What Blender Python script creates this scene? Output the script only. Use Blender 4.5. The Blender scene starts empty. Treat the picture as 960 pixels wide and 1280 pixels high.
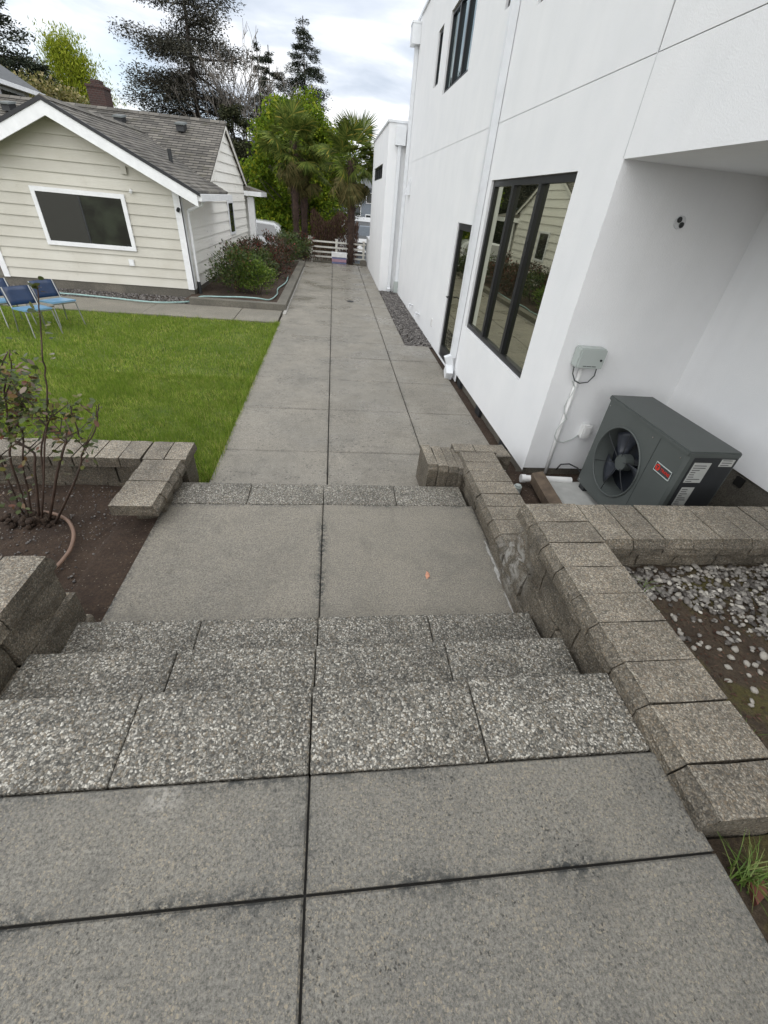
import bpy, bmesh, math, random
import numpy as np
from math import radians, sin, cos, pi
from mathutils import Vector, Matrix

# ------------------------------------------------------------------ camera, sky, sun, exposure
SC = bpy.context.scene
COL = SC.collection
FPX = 519.29
YAW, PITCH, ROLL = radians(9.0027), radians(36.573), radians(-5.8647)
CAMZ = 2.2
fw = Vector((sin(YAW) * cos(PITCH), cos(YAW) * cos(PITCH), -sin(PITCH)))
rt0 = Vector((cos(YAW), -sin(YAW), 0))
dn0 = fw.cross(rt0)
rt = rt0 * cos(ROLL) + dn0 * sin(ROLL)
dn = dn0 * cos(ROLL) - rt0 * sin(ROLL)
cam = bpy.data.cameras.new('camera')
cam.sensor_fit = 'VERTICAL'; cam.sensor_height = 36; cam.sensor_width = 27
cam.lens = FPX / 1280 * 36
cam.clip_start = 0.05; cam.clip_end = 3000
camo = bpy.data.objects.new('camera', cam); COL.objects.link(camo)
camo.matrix_world = Matrix(((rt.x, -dn.x, -fw.x, 0), (rt.y, -dn.y, -fw.y, 0), (rt.z, -dn.z, -fw.z, CAMZ), (0, 0, 0, 1)))
SC.camera = camo

SUN_EL, SUN_AZ = radians(50), radians(188)          # azimuth from +Y towards +X
wd = bpy.data.worlds.new('World'); SC.world = wd; wd.use_nodes = True
wt = wd.node_tree; wt.nodes.clear()
def wn(t, **k):
    n = wt.nodes.new(t)
    for a, b in k.items(): setattr(n, a, b)
    return n
sky = wn('ShaderNodeTexSky', sky_type='NISHITA', sun_disc=False, sun_elevation=SUN_EL, sun_rotation=SUN_AZ)
tc = wn('ShaderNodeTexCoord'); sep = wn('ShaderNodeSeparateXYZ')
wt.links.new(tc.outputs['Generated'], sep.inputs[0])
ad = wn('ShaderNodeMath', operation='ADD'); ad.inputs[1].default_value = 0.16
ab = wn('ShaderNodeMath', operation='ABSOLUTE'); wt.links.new(sep.outputs[2], ab.inputs[0]); wt.links.new(ab.outputs[0], ad.inputs[0])
dv = wn('ShaderNodeVectorMath', operation='DIVIDE')
cmb = wn('ShaderNodeCombineXYZ')
for i in range(3): wt.links.new(ad.outputs[0], cmb.inputs[i])
wt.links.new(tc.outputs['Generated'], dv.inputs[0]); wt.links.new(cmb.outputs[0], dv.inputs[1])
n1 = wn('ShaderNodeTexNoise'); n1.inputs['Scale'].default_value = 1.25; n1.inputs['Detail'].default_value = 7; n1.inputs['Roughness'].default_value = .52; n1.inputs['Distortion'].default_value = .35
wt.links.new(dv.outputs[0], n1.inputs['Vector'])
rp = wn('ShaderNodeValToRGB')
e = rp.color_ramp.elements
e[0].position = .34; e[0].color = (.50, .56, .65, 1)
e[1].position = .66; e[1].color = (1.0, 1.0, 1.0, 1)
x = rp.color_ramp.elements.new(.44); x.color = (.64, .69, .77, 1)
x = rp.color_ramp.elements.new(.53); x.color = (.88, .90, .93, 1)
wt.links.new(n1.outputs[0], rp.inputs[0])
n2 = wn('ShaderNodeTexNoise'); n2.inputs['Scale'].default_value = .8; n2.inputs['Detail'].default_value = 5
wt.links.new(dv.outputs[0], n2.inputs['Vector'])
rp2 = wn('ShaderNodeValToRGB'); rp2.color_ramp.elements[0].position = .52; rp2.color_ramp.elements[1].position = .72
rp2.color_ramp.elements[1].color = (.55, .55, .55, 1)
wt.links.new(n2.outputs[0], rp2.inputs[0])
skm = wn('ShaderNodeVectorMath', operation='SCALE'); skm.inputs['Scale'].default_value = .12
wt.links.new(sky.outputs[0], skm.inputs[0])
mx = wn('ShaderNodeMixRGB'); wt.links.new(rp2.outputs[0], mx.inputs[0]); wt.links.new(rp.outputs[0], mx.inputs[1]); wt.links.new(skm.outputs[0], mx.inputs[2])
bg = wn('ShaderNodeBackground'); bg.inputs[1].default_value = .72
wt.links.new(mx.outputs[0], bg.inputs[0])
wo = wn('ShaderNodeOutputWorld'); wt.links.new(bg.outputs[0], wo.inputs[0])

sl = bpy.data.lights.new('sun', 'SUN'); sl.energy = 1.5; sl.angle = radians(120); sl.color = (1, .97, .92)
so = bpy.data.objects.new('sun', sl); COL.objects.link(so)
sd = Vector((sin(SUN_AZ) * cos(SUN_EL), cos(SUN_AZ) * cos(SUN_EL), sin(SUN_EL)))
so.rotation_euler = (-sd).to_track_quat('-Z', 'Y').to_euler()
SC.view_settings.view_transform = 'Standard'; SC.view_settings.look = 'None'
SC.view_settings.exposure = 0.92; SC.view_settings.gamma = 1
SC.cycles.max_bounces = 6; SC.cycles.diffuse_bounces = 3; SC.cycles.glossy_bounces = 3; SC.cycles.caustics_reflective = False

RNG = random.Random(7)
NP = np.random.default_rng(11)
def ray(u, v):                                       # a pixel of the photograph as a direction
    return rt * ((u - 480) / FPX) + dn * ((v - 640) / FPX) + fw
def on_y(u, v, y): r = ray(u, v); r = r * (y / r.y); return Vector((r.x, r.y, r.z + CAMZ))
def on_z(u, v, z): r = ray(u, v); r = r * ((z - CAMZ) / r.z); return Vector((r.x, r.y, r.z + CAMZ))

# ------------------------------------------------------------------ materials
class NT:
    def __init__(s, name):
        s.m = bpy.data.materials.new(name); s.m.use_nodes = True
        s.t = s.m.node_tree; s.b = s.t.nodes['Principled BSDF']
        s.pos = None
    def n(s, t, **k):
        n = s.t.nodes.new(t)
        for a, b in k.items():
            if a.startswith('i_'): n.inputs[a[2:]].default_value = b
            else: setattr(n, a, b)
        return n
    def l(s, a, b): s.t.links.new(a, b)
    def P(s):
        if s.pos is None: s.pos = s.n('ShaderNodeNewGeometry')
        return s.pos.outputs['Position']
    def obj(s): return s.n('ShaderNodeTexCoord').outputs['Object']
    def noise(s, scale, detail=3, rough=.55, vec=None, dist=0):
        n = s.n('ShaderNodeTexNoise'); n.inputs['Scale'].default_value = scale; n.inputs['Detail'].default_value = detail
        n.inputs['Roughness'].default_value = rough; n.inputs['Distortion'].default_value = dist
        s.l(vec or s.P(), n.inputs['Vector']); return n.outputs[0]
    def vor(s, scale, feat='F1', vec=None):
        n = s.n('ShaderNodeTexVoronoi', feature=feat); n.inputs['Scale'].default_value = scale
        s.l(vec or s.P(), n.inputs['Vector']); return n
    def ramp(s, fac, stops):
        r = s.n('ShaderNodeValToRGB'); el = r.color_ramp.elements
        while len(el) < len(stops): el.new(.5)
        for e_, (p, c) in zip(el, stops):
            e_.position = p; e_.color = tuple(c) + (1,) if not isinstance(c, (int, float)) else (c, c, c, 1)
        s.l(fac, r.inputs[0]); return r.outputs[0]
    def mix(s, f, a, b, mode='MIX'):
        m = s.n('ShaderNodeMixRGB', blend_type=mode)
        for i, v in ((0, f), (1, a), (2, b)):
            if isinstance(v, (int, float)): m.inputs[i].default_value = v if i == 0 else (v, v, v, 1)
            elif isinstance(v, tuple): m.inputs[i].default_value = v + (1,)
            else: s.l(v, m.inputs[i])
        return m.outputs[0]
    def math(s, op, a, b=0):
        m = s.n('ShaderNodeMath', operation=op)
        for i, v in ((0, a), (1, b)):
            if isinstance(v, (int, float)): m.inputs[i].default_value = v
            else: s.l(v, m.inputs[i])
        return m.outputs[0]
    def island(s): return s.n('ShaderNodeNewGeometry').outputs['Random Per Island']
    def objrand(s): return s.n('ShaderNodeObjectInfo').outputs['Random']
    def col(s, c):
        if isinstance(c, tuple): s.b.inputs['Base Color'].default_value = c + (1,)
        else: s.l(c, s.b.inputs['Base Color'])
    def rough(s, r):
        if isinstance(r, (int, float)): s.b.inputs['Roughness'].default_value = r
        else: s.l(r, s.b.inputs['Roughness'])
    def bump(s, h, strength=.5, dist=.01):
        b = s.n('ShaderNodeBump'); b.inputs['Strength'].default_value = strength; b.inputs['Distance'].default_value = dist
        s.l(h, b.inputs['Height']); s.l(b.outputs[0], s.b.inputs['Normal'])
    def spec(s, v): s.b.inputs['Specular IOR Level'].default_value = v

MT = {}
def simple(name, c, rough=.6, metal=0, var=.12, scale=8, bump=0, bscale=60, spec=.5):
    t = NT(name)
    n = t.noise(scale, 4)
    d = tuple(v * (1 - var) for v in c); u = tuple(min(1, v * (1 + var)) for v in c)
    t.col(t.ramp(n, [(.3, d), (.7, u)])); t.rough(rough); t.b.inputs['Metallic'].default_value = metal; t.spec(spec)
    if bump: t.bump(t.noise(bscale, 4), bump, .004)
    MT[name] = t.m; return t.m

def concrete(name, c1, c2, speck=.5, wet=False, edge=True, tan=(.40, .345, .25), pit=.5, patch=False, thr=.40):
    t = NT(name)
    big = t.noise(1.5, 6, .62)
    base = t.mix(t.ramp(big, [(.38, 0), (.62, 1)]), c1, c2)
    mid = t.noise(22, 6, .78)
    base = t.mix(.38, base, t.ramp(mid, [(.3, .24), (.7, .76)]), 'OVERLAY')
    fine = t.noise(105, 5, .85)
    base = t.mix(.62, base, t.ramp(fine, [(.38, .08), (.62, .92)]), 'OVERLAY')  # fine grain tone, with the small shadows of the grains painted in
    # sand and small stones worn through the surface
    wv = t.n('ShaderNodeVectorMath', operation='ADD')
    ns = t.n('ShaderNodeTexNoise'); ns.inputs['Scale'].default_value = 110; t.l(t.P(), ns.inputs['Vector'])
    sc = t.n('ShaderNodeVectorMath', operation='SCALE'); sc.inputs['Scale'].default_value = .012; t.l(ns.outputs['Color'], sc.inputs[0])
    t.l(t.P(), wv.inputs[0]); t.l(sc.outputs[0], wv.inputs[1])
    f = None; h = None
    for scl, amt in ((150, 1.), (260, .9)):
        v = t.vor(scl, vec=wv.outputs[0]); sp = t.n('ShaderNodeSeparateColor'); t.l(v.outputs['Color'], sp.inputs[0])
        zone = t.math('ADD', t.math('MULTIPLY', sp.outputs[0], .55), t.math('MULTIPLY', t.noise(6, 5, .7), .9))
        g = t.math('MULTIPLY', t.ramp(zone, [(thr + .42, 0), (thr + .50, 1)]), t.ramp(v.outputs['Distance'], [(.3, 1), (.6, 0)]))
        tone = t.mix(sp.outputs[1], tan, tuple(q * 1.15 for q in c1))
        base = t.mix(t.math('MULTIPLY', g, speck * amt), base, tone)
    v2 = t.vor(120, vec=wv.outputs[0]); sp2 = t.n('ShaderNodeSeparateColor'); t.l(v2.outputs['Color'], sp2.inputs[0])
    f2 = t.math('MULTIPLY', t.math('MULTIPLY', t.ramp(v2.outputs['Distance'], [(.2, 1), (.45, 0)]), t.ramp(sp2.outputs[2], [(.62, 0), (.7, 1)])), t.ramp(t.noise(5, 4, .7), [(.45, 0), (.62, pit)]))
    base = t.mix(f2, base, tuple(q * .3 for q in c2))
    st = t.ramp(t.noise(3.2, 8, .78, dist=.6), [(.50, 0), (.66, .42)])
    base = t.mix(st, base, tuple(v_ * .66 for v_ in c2))
    if wet:                                          # clusters of dark damp pits
        v3 = t.vor(26, vec=wv.outputs[0]); sp3 = t.n('ShaderNodeSeparateColor'); t.l(v3.outputs['Color'], sp3.inputs[0])
        f3 = t.math('MULTIPLY', t.math('MULTIPLY', t.ramp(v3.outputs['Distance'], [(.18, 1), (.38, 0)]), t.ramp(sp3.outputs[1], [(.45, 0), (.55, 1)])), t.ramp(t.noise(1.9, 4, .7), [(.43, 0), (.56, .9)]))
        base = t.mix(f3, base, tuple(q * .45 for q in c2))
    if edge:
        at = t.n('ShaderNodeAttribute', attribute_name='edge')
        moss = t.math('MULTIPLY', t.math('POWER', at.outputs['Fac'], 2.0), t.ramp(t.noise(34, 5, .8), [(.45, 0), (.54, 1)]))
        base = t.mix(t.math('MULTIPLY', moss, t.ramp(t.noise(2.6, 3), [(.40, .03), (.58, .45 if wet else 1)])), base, (.038, .040, .038))
    if patch:
        vd = t.n('ShaderNodeVectorMath', operation='DISTANCE'); vd.inputs[1].default_value = (-.50, .535, .705); t.l(t.P(), vd.inputs[0])
        k = t.math('MULTIPLY', t.ramp(vd.outputs['Value'], [(.01, 1), (.075, 0)]), t.ramp(t.noise(55, 4, .7), [(.47, 0), (.53, 1)]))
        base = t.mix(t.math('MULTIPLY', k, .6), base, (.42, .40, .36))
    t.col(base)
    if wet: t.rough(t.ramp(t.noise(1.1, 5, .6), [(.42, .62), (.64, .16)]))
    else: t.rough(t.ramp(mid, [(.3, .5), (.7, .8)]))
    hh = t.math('ADD', t.math('MULTIPLY', fine, .8), t.math('MULTIPLY', f2, -.9))
    t.bump(t.math('ADD', hh, t.math('MULTIPLY', mid, .5)), .85, .006)
    MT[name] = t.m; return t.m

def aggregate(name, dark, mids, light, scale=110, whites=.12, dirt=.35):
    t = NT(name)
    wv = t.n('ShaderNodeVectorMath', operation='ADD')
    ns = t.n('ShaderNodeTexNoise'); ns.inputs['Scale'].default_value = 75; t.l(t.P(), ns.inputs['Vector'])
    sc = t.n('ShaderNodeVectorMath', operation='SCALE'); sc.inputs['Scale'].default_value = .014; t.l(ns.outputs['Color'], sc.inputs[0])
    t.l(t.P(), wv.inputs[0]); t.l(sc.outputs[0], wv.inputs[1])
    def layer(scl):
        v = t.vor(scl, vec=wv.outputs[0])
        sp = t.n('ShaderNodeSeparateColor'); t.l(v.outputs['Color'], sp.inputs[0])
        st = t.ramp(sp.outputs[0], [(0, dark), (.4, mids), (1 - whites - .14, tuple(x * 1.35 for x in mids)), (1 - whites * .3, light)])
        st = t.mix(t.ramp(sp.outputs[1], [(.55, 0), (.9, .55)]), st, tuple(m_ * f_ for m_, f_ in zip(mids, (1.25, 1.0, .72))))
        gap = t.ramp(v.outputs['Distance'], [(.42, 0), (.75, 1)])
        return t.mix(t.math('MULTIPLY', gap, .75), st, tuple(x * .8 for x in dark)), v, sp
    A, v, sp = layer(scale); B, v2, sp2 = layer(scale * 2.1)
    base = t.mix(t.ramp(t.noise(scale * .6, 2), [(.50, .03), (.68, .75)]), A, B)
    big = t.noise(3.2, 6, .65)
    base = t.mix(dirt, base, t.ramp(big, [(.3, .2), (.7, .8)]), 'OVERLAY')
    base = t.mix(t.ramp(t.noise(7, 6, .7), [(.52, 0), (.72, .42)]), base, tuple(x * .7 for x in dark))
    base = t.mix(.22 if name == 'step_aggregate' else .5, base, t.ramp(t.objrand(), [(0, .36), (1, .64)]), 'OVERLAY')
    if name == 'block_rough':                        # white lime stain on the wall face
        vd = t.n('ShaderNodeVectorMath', operation='DISTANCE'); vd.inputs[1].default_value = (1.16, 1.88, .42); t.l(t.P(), vd.inputs[0])
        k = t.math('MULTIPLY', t.ramp(vd.outputs['Value'], [(.05, 1), (.30, 0)]), t.ramp(t.noise(11, 5, .7, dist=.6), [(.46, 0), (.58, .75)]))
        base = t.mix(k, base, (.46, .45, .42))
    t.col(base); t.rough(t.ramp(sp.outputs[2], [(0, .5), (1, .85)]))
    t.bump(t.math('SUBTRACT', t.math('MULTIPLY', t.noise(24, 6, .75), 2.5 if name == 'block_rough' else 0.), t.math('ADD', v.outputs['Distance'], t.math('MULTIPLY', v2.outputs['Distance'], .5))), .6, .005)
    MT[name] = t.m; return t.m

concrete('landing_concrete', (.180, .170, .146), (.150, .144, .128), speck=.9, pit=.9, patch=True, thr=.37, tan=(.34, .29, .21))
concrete('mid_concrete', (.232, .212, .176), (.192, .178, .150), speck=.6, pit=.9, thr=.40)
concrete('walk_concrete', (.262, .240, .202), (.214, .198, .168), speck=.3, wet=True, pit=.9)
concrete('side_concrete', (.215, .198, .162), (.17, .158, .13), speck=.2, edge=False)
concrete('kerb_concrete', (.15, .138, .112), (.105, .098, .08), speck=.2, edge=False)
concrete('foundation_concrete', (.16, .145, .118), (.10, .092, .076), speck=.15, edge=False)
aggregate('step_aggregate', (.036, .035, .030), (.168, .160, .138), (.58, .555, .49), scale=136, whites=.22)
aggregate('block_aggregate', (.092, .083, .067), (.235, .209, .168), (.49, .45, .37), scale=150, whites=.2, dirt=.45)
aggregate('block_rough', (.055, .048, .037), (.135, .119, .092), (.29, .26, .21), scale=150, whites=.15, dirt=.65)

def t_stucco():
    t = NT('stucco')
    n = t.noise(2.0, 5); t.col(t.ramp(n, [(.3, (.80, .81, .82)), (.7, (.85, .855, .86))])); t.rough(.85); t.spec(.2)
    mp = t.n('ShaderNodeMapping'); mp.inputs['Scale'].default_value = (3, 3, .25); t.l(t.P(), mp.inputs['Vector'])
    st = t.ramp(t.noise(1.6, 6, .7, vec=mp.outputs[0]), [(.5, 0), (.75, .09)])
    t.col(t.mix(st, t.ramp(n, [(.3, (.80, .81, .82)), (.7, (.85, .855, .86))]), (.62, .62, .60)))
    hgt = t.math('ADD', t.math('MULTIPLY', t.noise(140, 4, .6), 1.0), t.math('MULTIPLY', t.noise(5, 3), .5))
    t.bump(hgt, .5, .005); MT['stucco'] = t.m
t_stucco()
simple('joint_grey', (.60, .61, .62), .8)
simple('black_frame', (.013, .014, .016), .35, spec=.4)
simple('white_metal', (.74, .76, .78), .35, spec=.5, var=.04)
simple('white_pvc', (.8, .8, .79), .3, var=.05)
simple('white_trim', (.80, .81, .82), .55, var=.06)
simple('joint_dirt', (.016, .015, .013), .95)
simple('dark_void', (.008, .007, .006), .95)
simple('soffit_white', (.74, .74, .72), .8, var=.05)
def t_glass(name, base, ior, tint):
    t = NT(name); t.col(base); t.rough(.015); t.b.inputs['IOR'].default_value = ior
    t.b.inputs['Specular Tint'].default_value = tint + (1,)
    t.bump(t.noise(1.2, 2), .02, .02); MT[name] = t.m
t_glass('glass_dark', (.010, .012, .008), 5.4, (1, 1, .80))
t_glass('glass_upper', (.02, .03, .035), 4.0, (.85, 1, 1))
t_glass('glass_house', (.030, .032, .030), 2.1, (1, 1, 1))
def t_reflect_glass():  # dark noise in the base colour paints the reflected greenery
    t = NT('glass_reflect'); t.col(t.ramp(t.noise(2.2, 4, .6), [(.4, (.006, .008, .006)), (.65, (.026, .034, .022))])); t.rough(.02); t.b.inputs['IOR'].default_value = 1.9
    t.bump(t.noise(1.2, 2), .02, .02); MT['glass_reflect'] = t.m
t_reflect_glass()
def t_siding(name, c, wear):
    t = NT(name)
    base = t.mix(t.objrand(), tuple(v * .94 for v in c), tuple(min(1, v * 1.04) for v in c))
    n = t.noise(1.5, 5); base = t.mix(.25, base, t.ramp(n, [(.3, .3), (.7, .7)]), 'OVERLAY')
    w = t.math('MULTIPLY', t.ramp(t.noise(9, 6, .7), [(.58, 0), (.66, wear)]), t.ramp(t.noise(.9, 3), [(.48, 0), (.62, 1)]))
    base = t.mix(w, base, (.30, .27, .22))
    t.col(base); t.rough(.6); t.bump(t.noise(40, 3), .15, .003); MT[name] = t.m
t_siding('siding_shaded', (.57, .55, .485), .25)  # same cream siding, front copy painted darker as the shaded face
t_siding('siding_lit', (.88, .86, .80), .75)  # side copy, base colour lightened to look more brightly lit
def t_shingle():
    t = NT('shingle')
    v = t.vor(11, vec=t.obj())
    mp = t.n('ShaderNodeMapping'); mp.inputs['Scale'].default_value = (3.6, 7.4, 1); t.l(t.obj(), mp.inputs['Vector'])
    b = t.n('ShaderNodeTexBrick'); b.inputs['Scale'].default_value = 1; b.inputs['Brick Width'].default_value = 1; b.inputs['Row Height'].default_value = 1
    b.inputs['Mortar Size'].default_value = .03
    b.inputs['Color1'].default_value = (.075, .069, .060, 1); b.inputs['Color2'].default_value = (.165, .152, .132, 1); b.inputs['Mortar'].default_value = (.03, .03, .028, 1)
    t.l(mp.outputs[0], b.inputs['Vector'])
    c = t.mix(.6, b.outputs[0], t.ramp(t.noise(1.1, 6, .7), [(.3, .25), (.7, .75)]), 'OVERLAY')
    c = t.mix(t.ramp(t.noise(3, 6, .7), [(.55, 0), (.7, .5)]), c, (.10, .095, .05))
    t.col(c); t.rough(.9); t.bump(t.noise(160, 2), .4, .004); MT['shingle'] = t.m
t_shingle()
def t_brick():
    t = NT('brick')
    b = t.n('ShaderNodeTexBrick'); b.inputs['Scale'].default_value = 5
    b.inputs['Color1'].default_value = (.060, .027, .022, 1); b.inputs['Color2'].default_value = (.038, .022, .019, 1); b.inputs['Mortar'].default_value = (.08, .07, .065, 1)
    mp = t.n('ShaderNodeMapping'); mp.inputs['Rotation'].default_value = (pi / 2, 0, 0); t.l(t.obj(), mp.inputs['Vector']); t.l(mp.outputs[0], b.inputs['Vector'])
    t.col(b.outputs[0]); t.rough(.9); MT['brick'] = t.m
t_brick()
def t_soil(name, a, b_, light):
    t = NT(name)
    c = t.mix(t.ramp(t.noise(6, 6, .7), [(.35, 0), (.65, 1)]), a, b_)
    c = t.mix(.6, c, t.ramp(t.noise(60, 4, .7), [(.3, .15), (.7, .85)]), 'OVERLAY')
    v = t.vor(85); sp = t.n('ShaderNodeSeparateColor'); t.l(v.outputs['Color'], sp.inputs[0])
    f = t.math('MULTIPLY', t.ramp(sp.outputs[0], [(.9, 0), (.95, .8)]), t.ramp(v.outputs['Distance'], [(.2, 1), (.4, 0)]))
    c = t.mix(f, c, light); t.col(c); t.rough(.92); t.bump(t.noise(45, 5, .75), .9, .02); MT[name] = t.m
t_soil('soil', (.036, .021, .013), (.066, .042, .027), (.3, .26, .2))
t_soil('ground_dirt', (.09, .075, .05), (.07, .065, .04), (.2, .18, .14))
def t_moss_soil():
    t = NT('moss_soil')
    c = t.mix(t.ramp(t.noise(5, 6, .7), [(.35, 0), (.65, 1)]), (.050, .034, .021), (.095, .068, .043))
    c = t.mix(t.ramp(t.noise(3.1, 5, .65), [(.50, 0), (.62, .85)]), c, (.105, .090, .022))
    c = t.mix(.6, c, t.ramp(t.noise(70, 4, .7), [(.3, .15), (.7, .85)]), 'OVERLAY')
    t.col(c); t.rough(.92); t.bump(t.noise(60, 5, .75), .9, .02); MT['moss_soil'] = t.m
t_moss_soil()
def t_turf():
    t = NT('turf')
    c = t.mix(t.ramp(t.noise(2.2, 6, .7), [(.35, 0), (.65, 1)]), (.07, .11, .014), (.14, .17, .03))
    t.col(c); t.rough(.9); t.bump(t.noise(60, 4), .8, .02); MT['turf'] = t.m
t_turf()
def t_leaf(name, stops, rough=.5, trans=.25, spec=.4, patch=None):
    t = NT(name)
    c = t.ramp(t.island(), stops)
    if name == 'grass': c = t.mix(.55, c, t.ramp(t.noise(9, 5, .75), [(.36, .25), (.64, .75)]), 'OVERLAY')
    if patch:
        c = t.mix(t.ramp(t.noise(patch[0], 4, .6), [(.4, 0), (.62, .6)]), c, patch[1])
    t.col(c); t.rough(rough); t.spec(spec)
    if trans:
        tr = t.n('ShaderNodeBsdfTranslucent'); t.l(c, tr.inputs[0])
        mxs = t.n('ShaderNodeMixShader'); mxs.inputs[0].default_value = trans
        out = t.t.nodes['Material Output']
        t.l(t.b.outputs[0], mxs.inputs[1]); t.l(tr.outputs[0], mxs.inputs[2]); t.l(mxs.outputs[0], out.inputs[0])
    MT[name] = t.m
t_leaf('grass', [(0, (.055, .110, .016)), (.35, (.17, .27, .034)), (.78, (.33, .42, .065)), (1, (.60, .52, .20))], .6, .45, .15, patch=(1.5, (.15, .24, .025)))
t_leaf('tuft_grass', [(0, (.07, .14, .02)), (.6, (.16, .25, .05)), (1, (.3, .32, .12))], .5, .3)
t_leaf('pine_needles', [(0, (.026, .027, .021)), (.6, (.055, .055, .042)), (1, (.10, .092, .068))], .75, .12, .15)
t_leaf('fir_needles', [(0, (.020, .028, .019)), (.6, (.042, .054, .036)), (1, (.085, .092, .056))], .75, .12, .15)
t_leaf('cedar_needles', [(0, (.018, .024, .012)), (.6, (.042, .050, .022)), (1, (.08, .078, .04))], .75, .12, .15)
t_leaf('bright_leaves', [(0, (.055, .100, .009)), (.5, (.15, .225, .017)), (.85, (.26, .325, .024)), (1, (.40, .37, .03))], .6, .4, .15, patch=(.6, (.08, .145, .012)))
t_leaf('yellow_leaves', [(0, (.14, .19, .012)), (.5, (.26, .32, .025)), (1, (.38, .40, .05))], .65, .4, .15)
t_leaf('blossom_leaves', [(0, (.06, .075, .015)), (.5, (.16, .15, .035)), (.8, (.30, .25, .10)), (1, (.42, .36, .2))], .55, .3)
t_leaf('shrub_leaves', [(0, (.025, .05, .012)), (.5, (.06, .10, .02)), (.85, (.10, .13, .03)), (1, (.15, .08, .04))], .45, .2, .5)
t_leaf('shrub_bright', [(0, (.05, .10, .012)), (.6, (.13, .21, .025)), (1, (.22, .27, .05))], .45, .3, .5)
t_leaf('shrub_red', [(0, (.03, .04, .016)), (.45, (.06, .055, .03)), (.8, (.13, .06, .045)), (1, (.24, .05, .04))], .5, .2, .4)
t_leaf('brown_twigs', [(0, (.05, .028, .020)), (.6, (.105, .06, .042)), (1, (.17, .11, .08))], .8, .1, .2)
t_leaf('rose_leaves', [(0, (.035, .05, .016)), (.45, (.075, .10, .03)), (.68, (.15, .14, .035)), (.86, (.15, .055, .03)), (1, (.24, .23, .19))], .38, .25, .4)
t_leaf('palm_green', [(0, (.045, .072, .014)), (.6, (.105, .145, .028)), (.93, (.18, .205, .045)), (1, (.34, .26, .05))], .7, .25, .12)
t_leaf('palm_dead', [(0, (.055, .06, .018)), (.6, (.11, .105, .036)), (1, (.18, .14, .055))], .7, .15, .2)
simple('bark_pine', (.06, .048, .04), .9, var=.4, scale=6, bump=.6, bscale=18)
simple('bark_grey', (.10, .088, .075), .9, var=.35, scale=6, bump=.5, bscale=18)
simple('bare_twig', (.15, .135, .118), .9, var=.3, scale=3)
simple('palm_trunk', (.052, .032, .024), .95, var=.5, scale=9, bump=1, bscale=30)
simple('cane', (.055, .034, .024), .6, var=.5, scale=12)
simple('hvac_grey', (.078, .088, .084), .5, var=.06, scale=3, bump=.15, bscale=200)
simple('hvac_dark', (.022, .024, .026), .55, var=.15)
simple('hvac_fan', (.030, .034, .044), .4, var=.15)
simple('hvac_inside', (.010, .013, .02), .5, var=.3)
simple('steel', (.5, .5, .5), .25, metal=1, var=.05)
simple('label_paper', (.42, .43, .41), .6, var=.08)
simple('label_ink', (.10, .10, .10), .7)
simple('badge_red', (.62, .035, .02), .4, var=.03)
simple('badge_back', (.05, .055, .06), .35)
simple('box_grey', (.42, .46, .44), .45, var=.04)
simple('box_pale', (.52, .55, .53), .5, var=.05)  # paler grey for the back plate and one cable
simple('wood_plank', (.11, .08, .055), .8, var=.35, scale=10, bump=.4)
simple('chair_blue', (.010, .028, .075), .35, var=.15, spec=.6)
simple('chair_seat', (.15, .30, .45), .3, var=.1)
simple('chair_frame', (.33, .34, .33), .3, metal=.7)
simple('hose_brown', (.22, .14, .10), .5, var=.15)
simple('hose_green', (.28, .42, .40), .4, var=.15)
simple('hose_pale', (.5, .52, .48), .45)
simple('car_white', (.70, .72, .74), .18, var=.02, spec=.6)
simple('tyre', (.015, .015, .016), .8)
simple('tail_red', (.45, .02, .02), .2)
simple('fence_white', (.66, .64, .58), .6, var=.12)
simple('cooler_white', (.78, .78, .78), .4)
simple('cooler_blue', (.16, .18, .32), .4)
simple('cooler_red', (.40, .24, .30), .4)
simple('blue_grey_wall', (.17, .195, .225), .8, var=.1)
simple('slate_roof', (.10, .105, .11), .85, var=.2)
simple('stone_pale', (.42, .42, .40), .6)
simple('hill_green', (.05, .075, .085), .95, var=.3, scale=.05)
simple('lake', (.12, .15, .17), .12, var=.05)
simple('asphalt', (.065, .065, .066), .85, var=.25, scale=3, bump=.3, bscale=120)
simple('efflorescence', (.36, .35, .325), .9, var=.35, scale=40)
simple('fallen_leaf', (.55, .26, .16), .6, var=.3, scale=50)
simple('mulch', (.085, .055, .038), .95, var=.4, scale=60, bump=1, bscale=90)
simple('red_clay', (.16, .06, .04), .85, var=.3)
def t_pebble(name, stops):
    t = NT(name); t.col(t.mix(.3, t.ramp(t.island(), stops), t.ramp(t.noise(60, 3), [(.3, .3), (.7, .7)]), 'OVERLAY')); t.rough(.55); MT[name] = t.m
t_pebble('pebbles', [(0, (.05, .043, .037)), (.3, (.12, .107, .094)), (.6, (.23, .215, .195)), (.88, (.36, .335, .29)), (1, (.56, .53, .47))])
t_pebble('gravel', [(0, (.05, .045, .042)), (.5, (.11, .10, .095)), (.9, (.19, .175, .16)), (1, (.30, .28, .26))])

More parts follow.
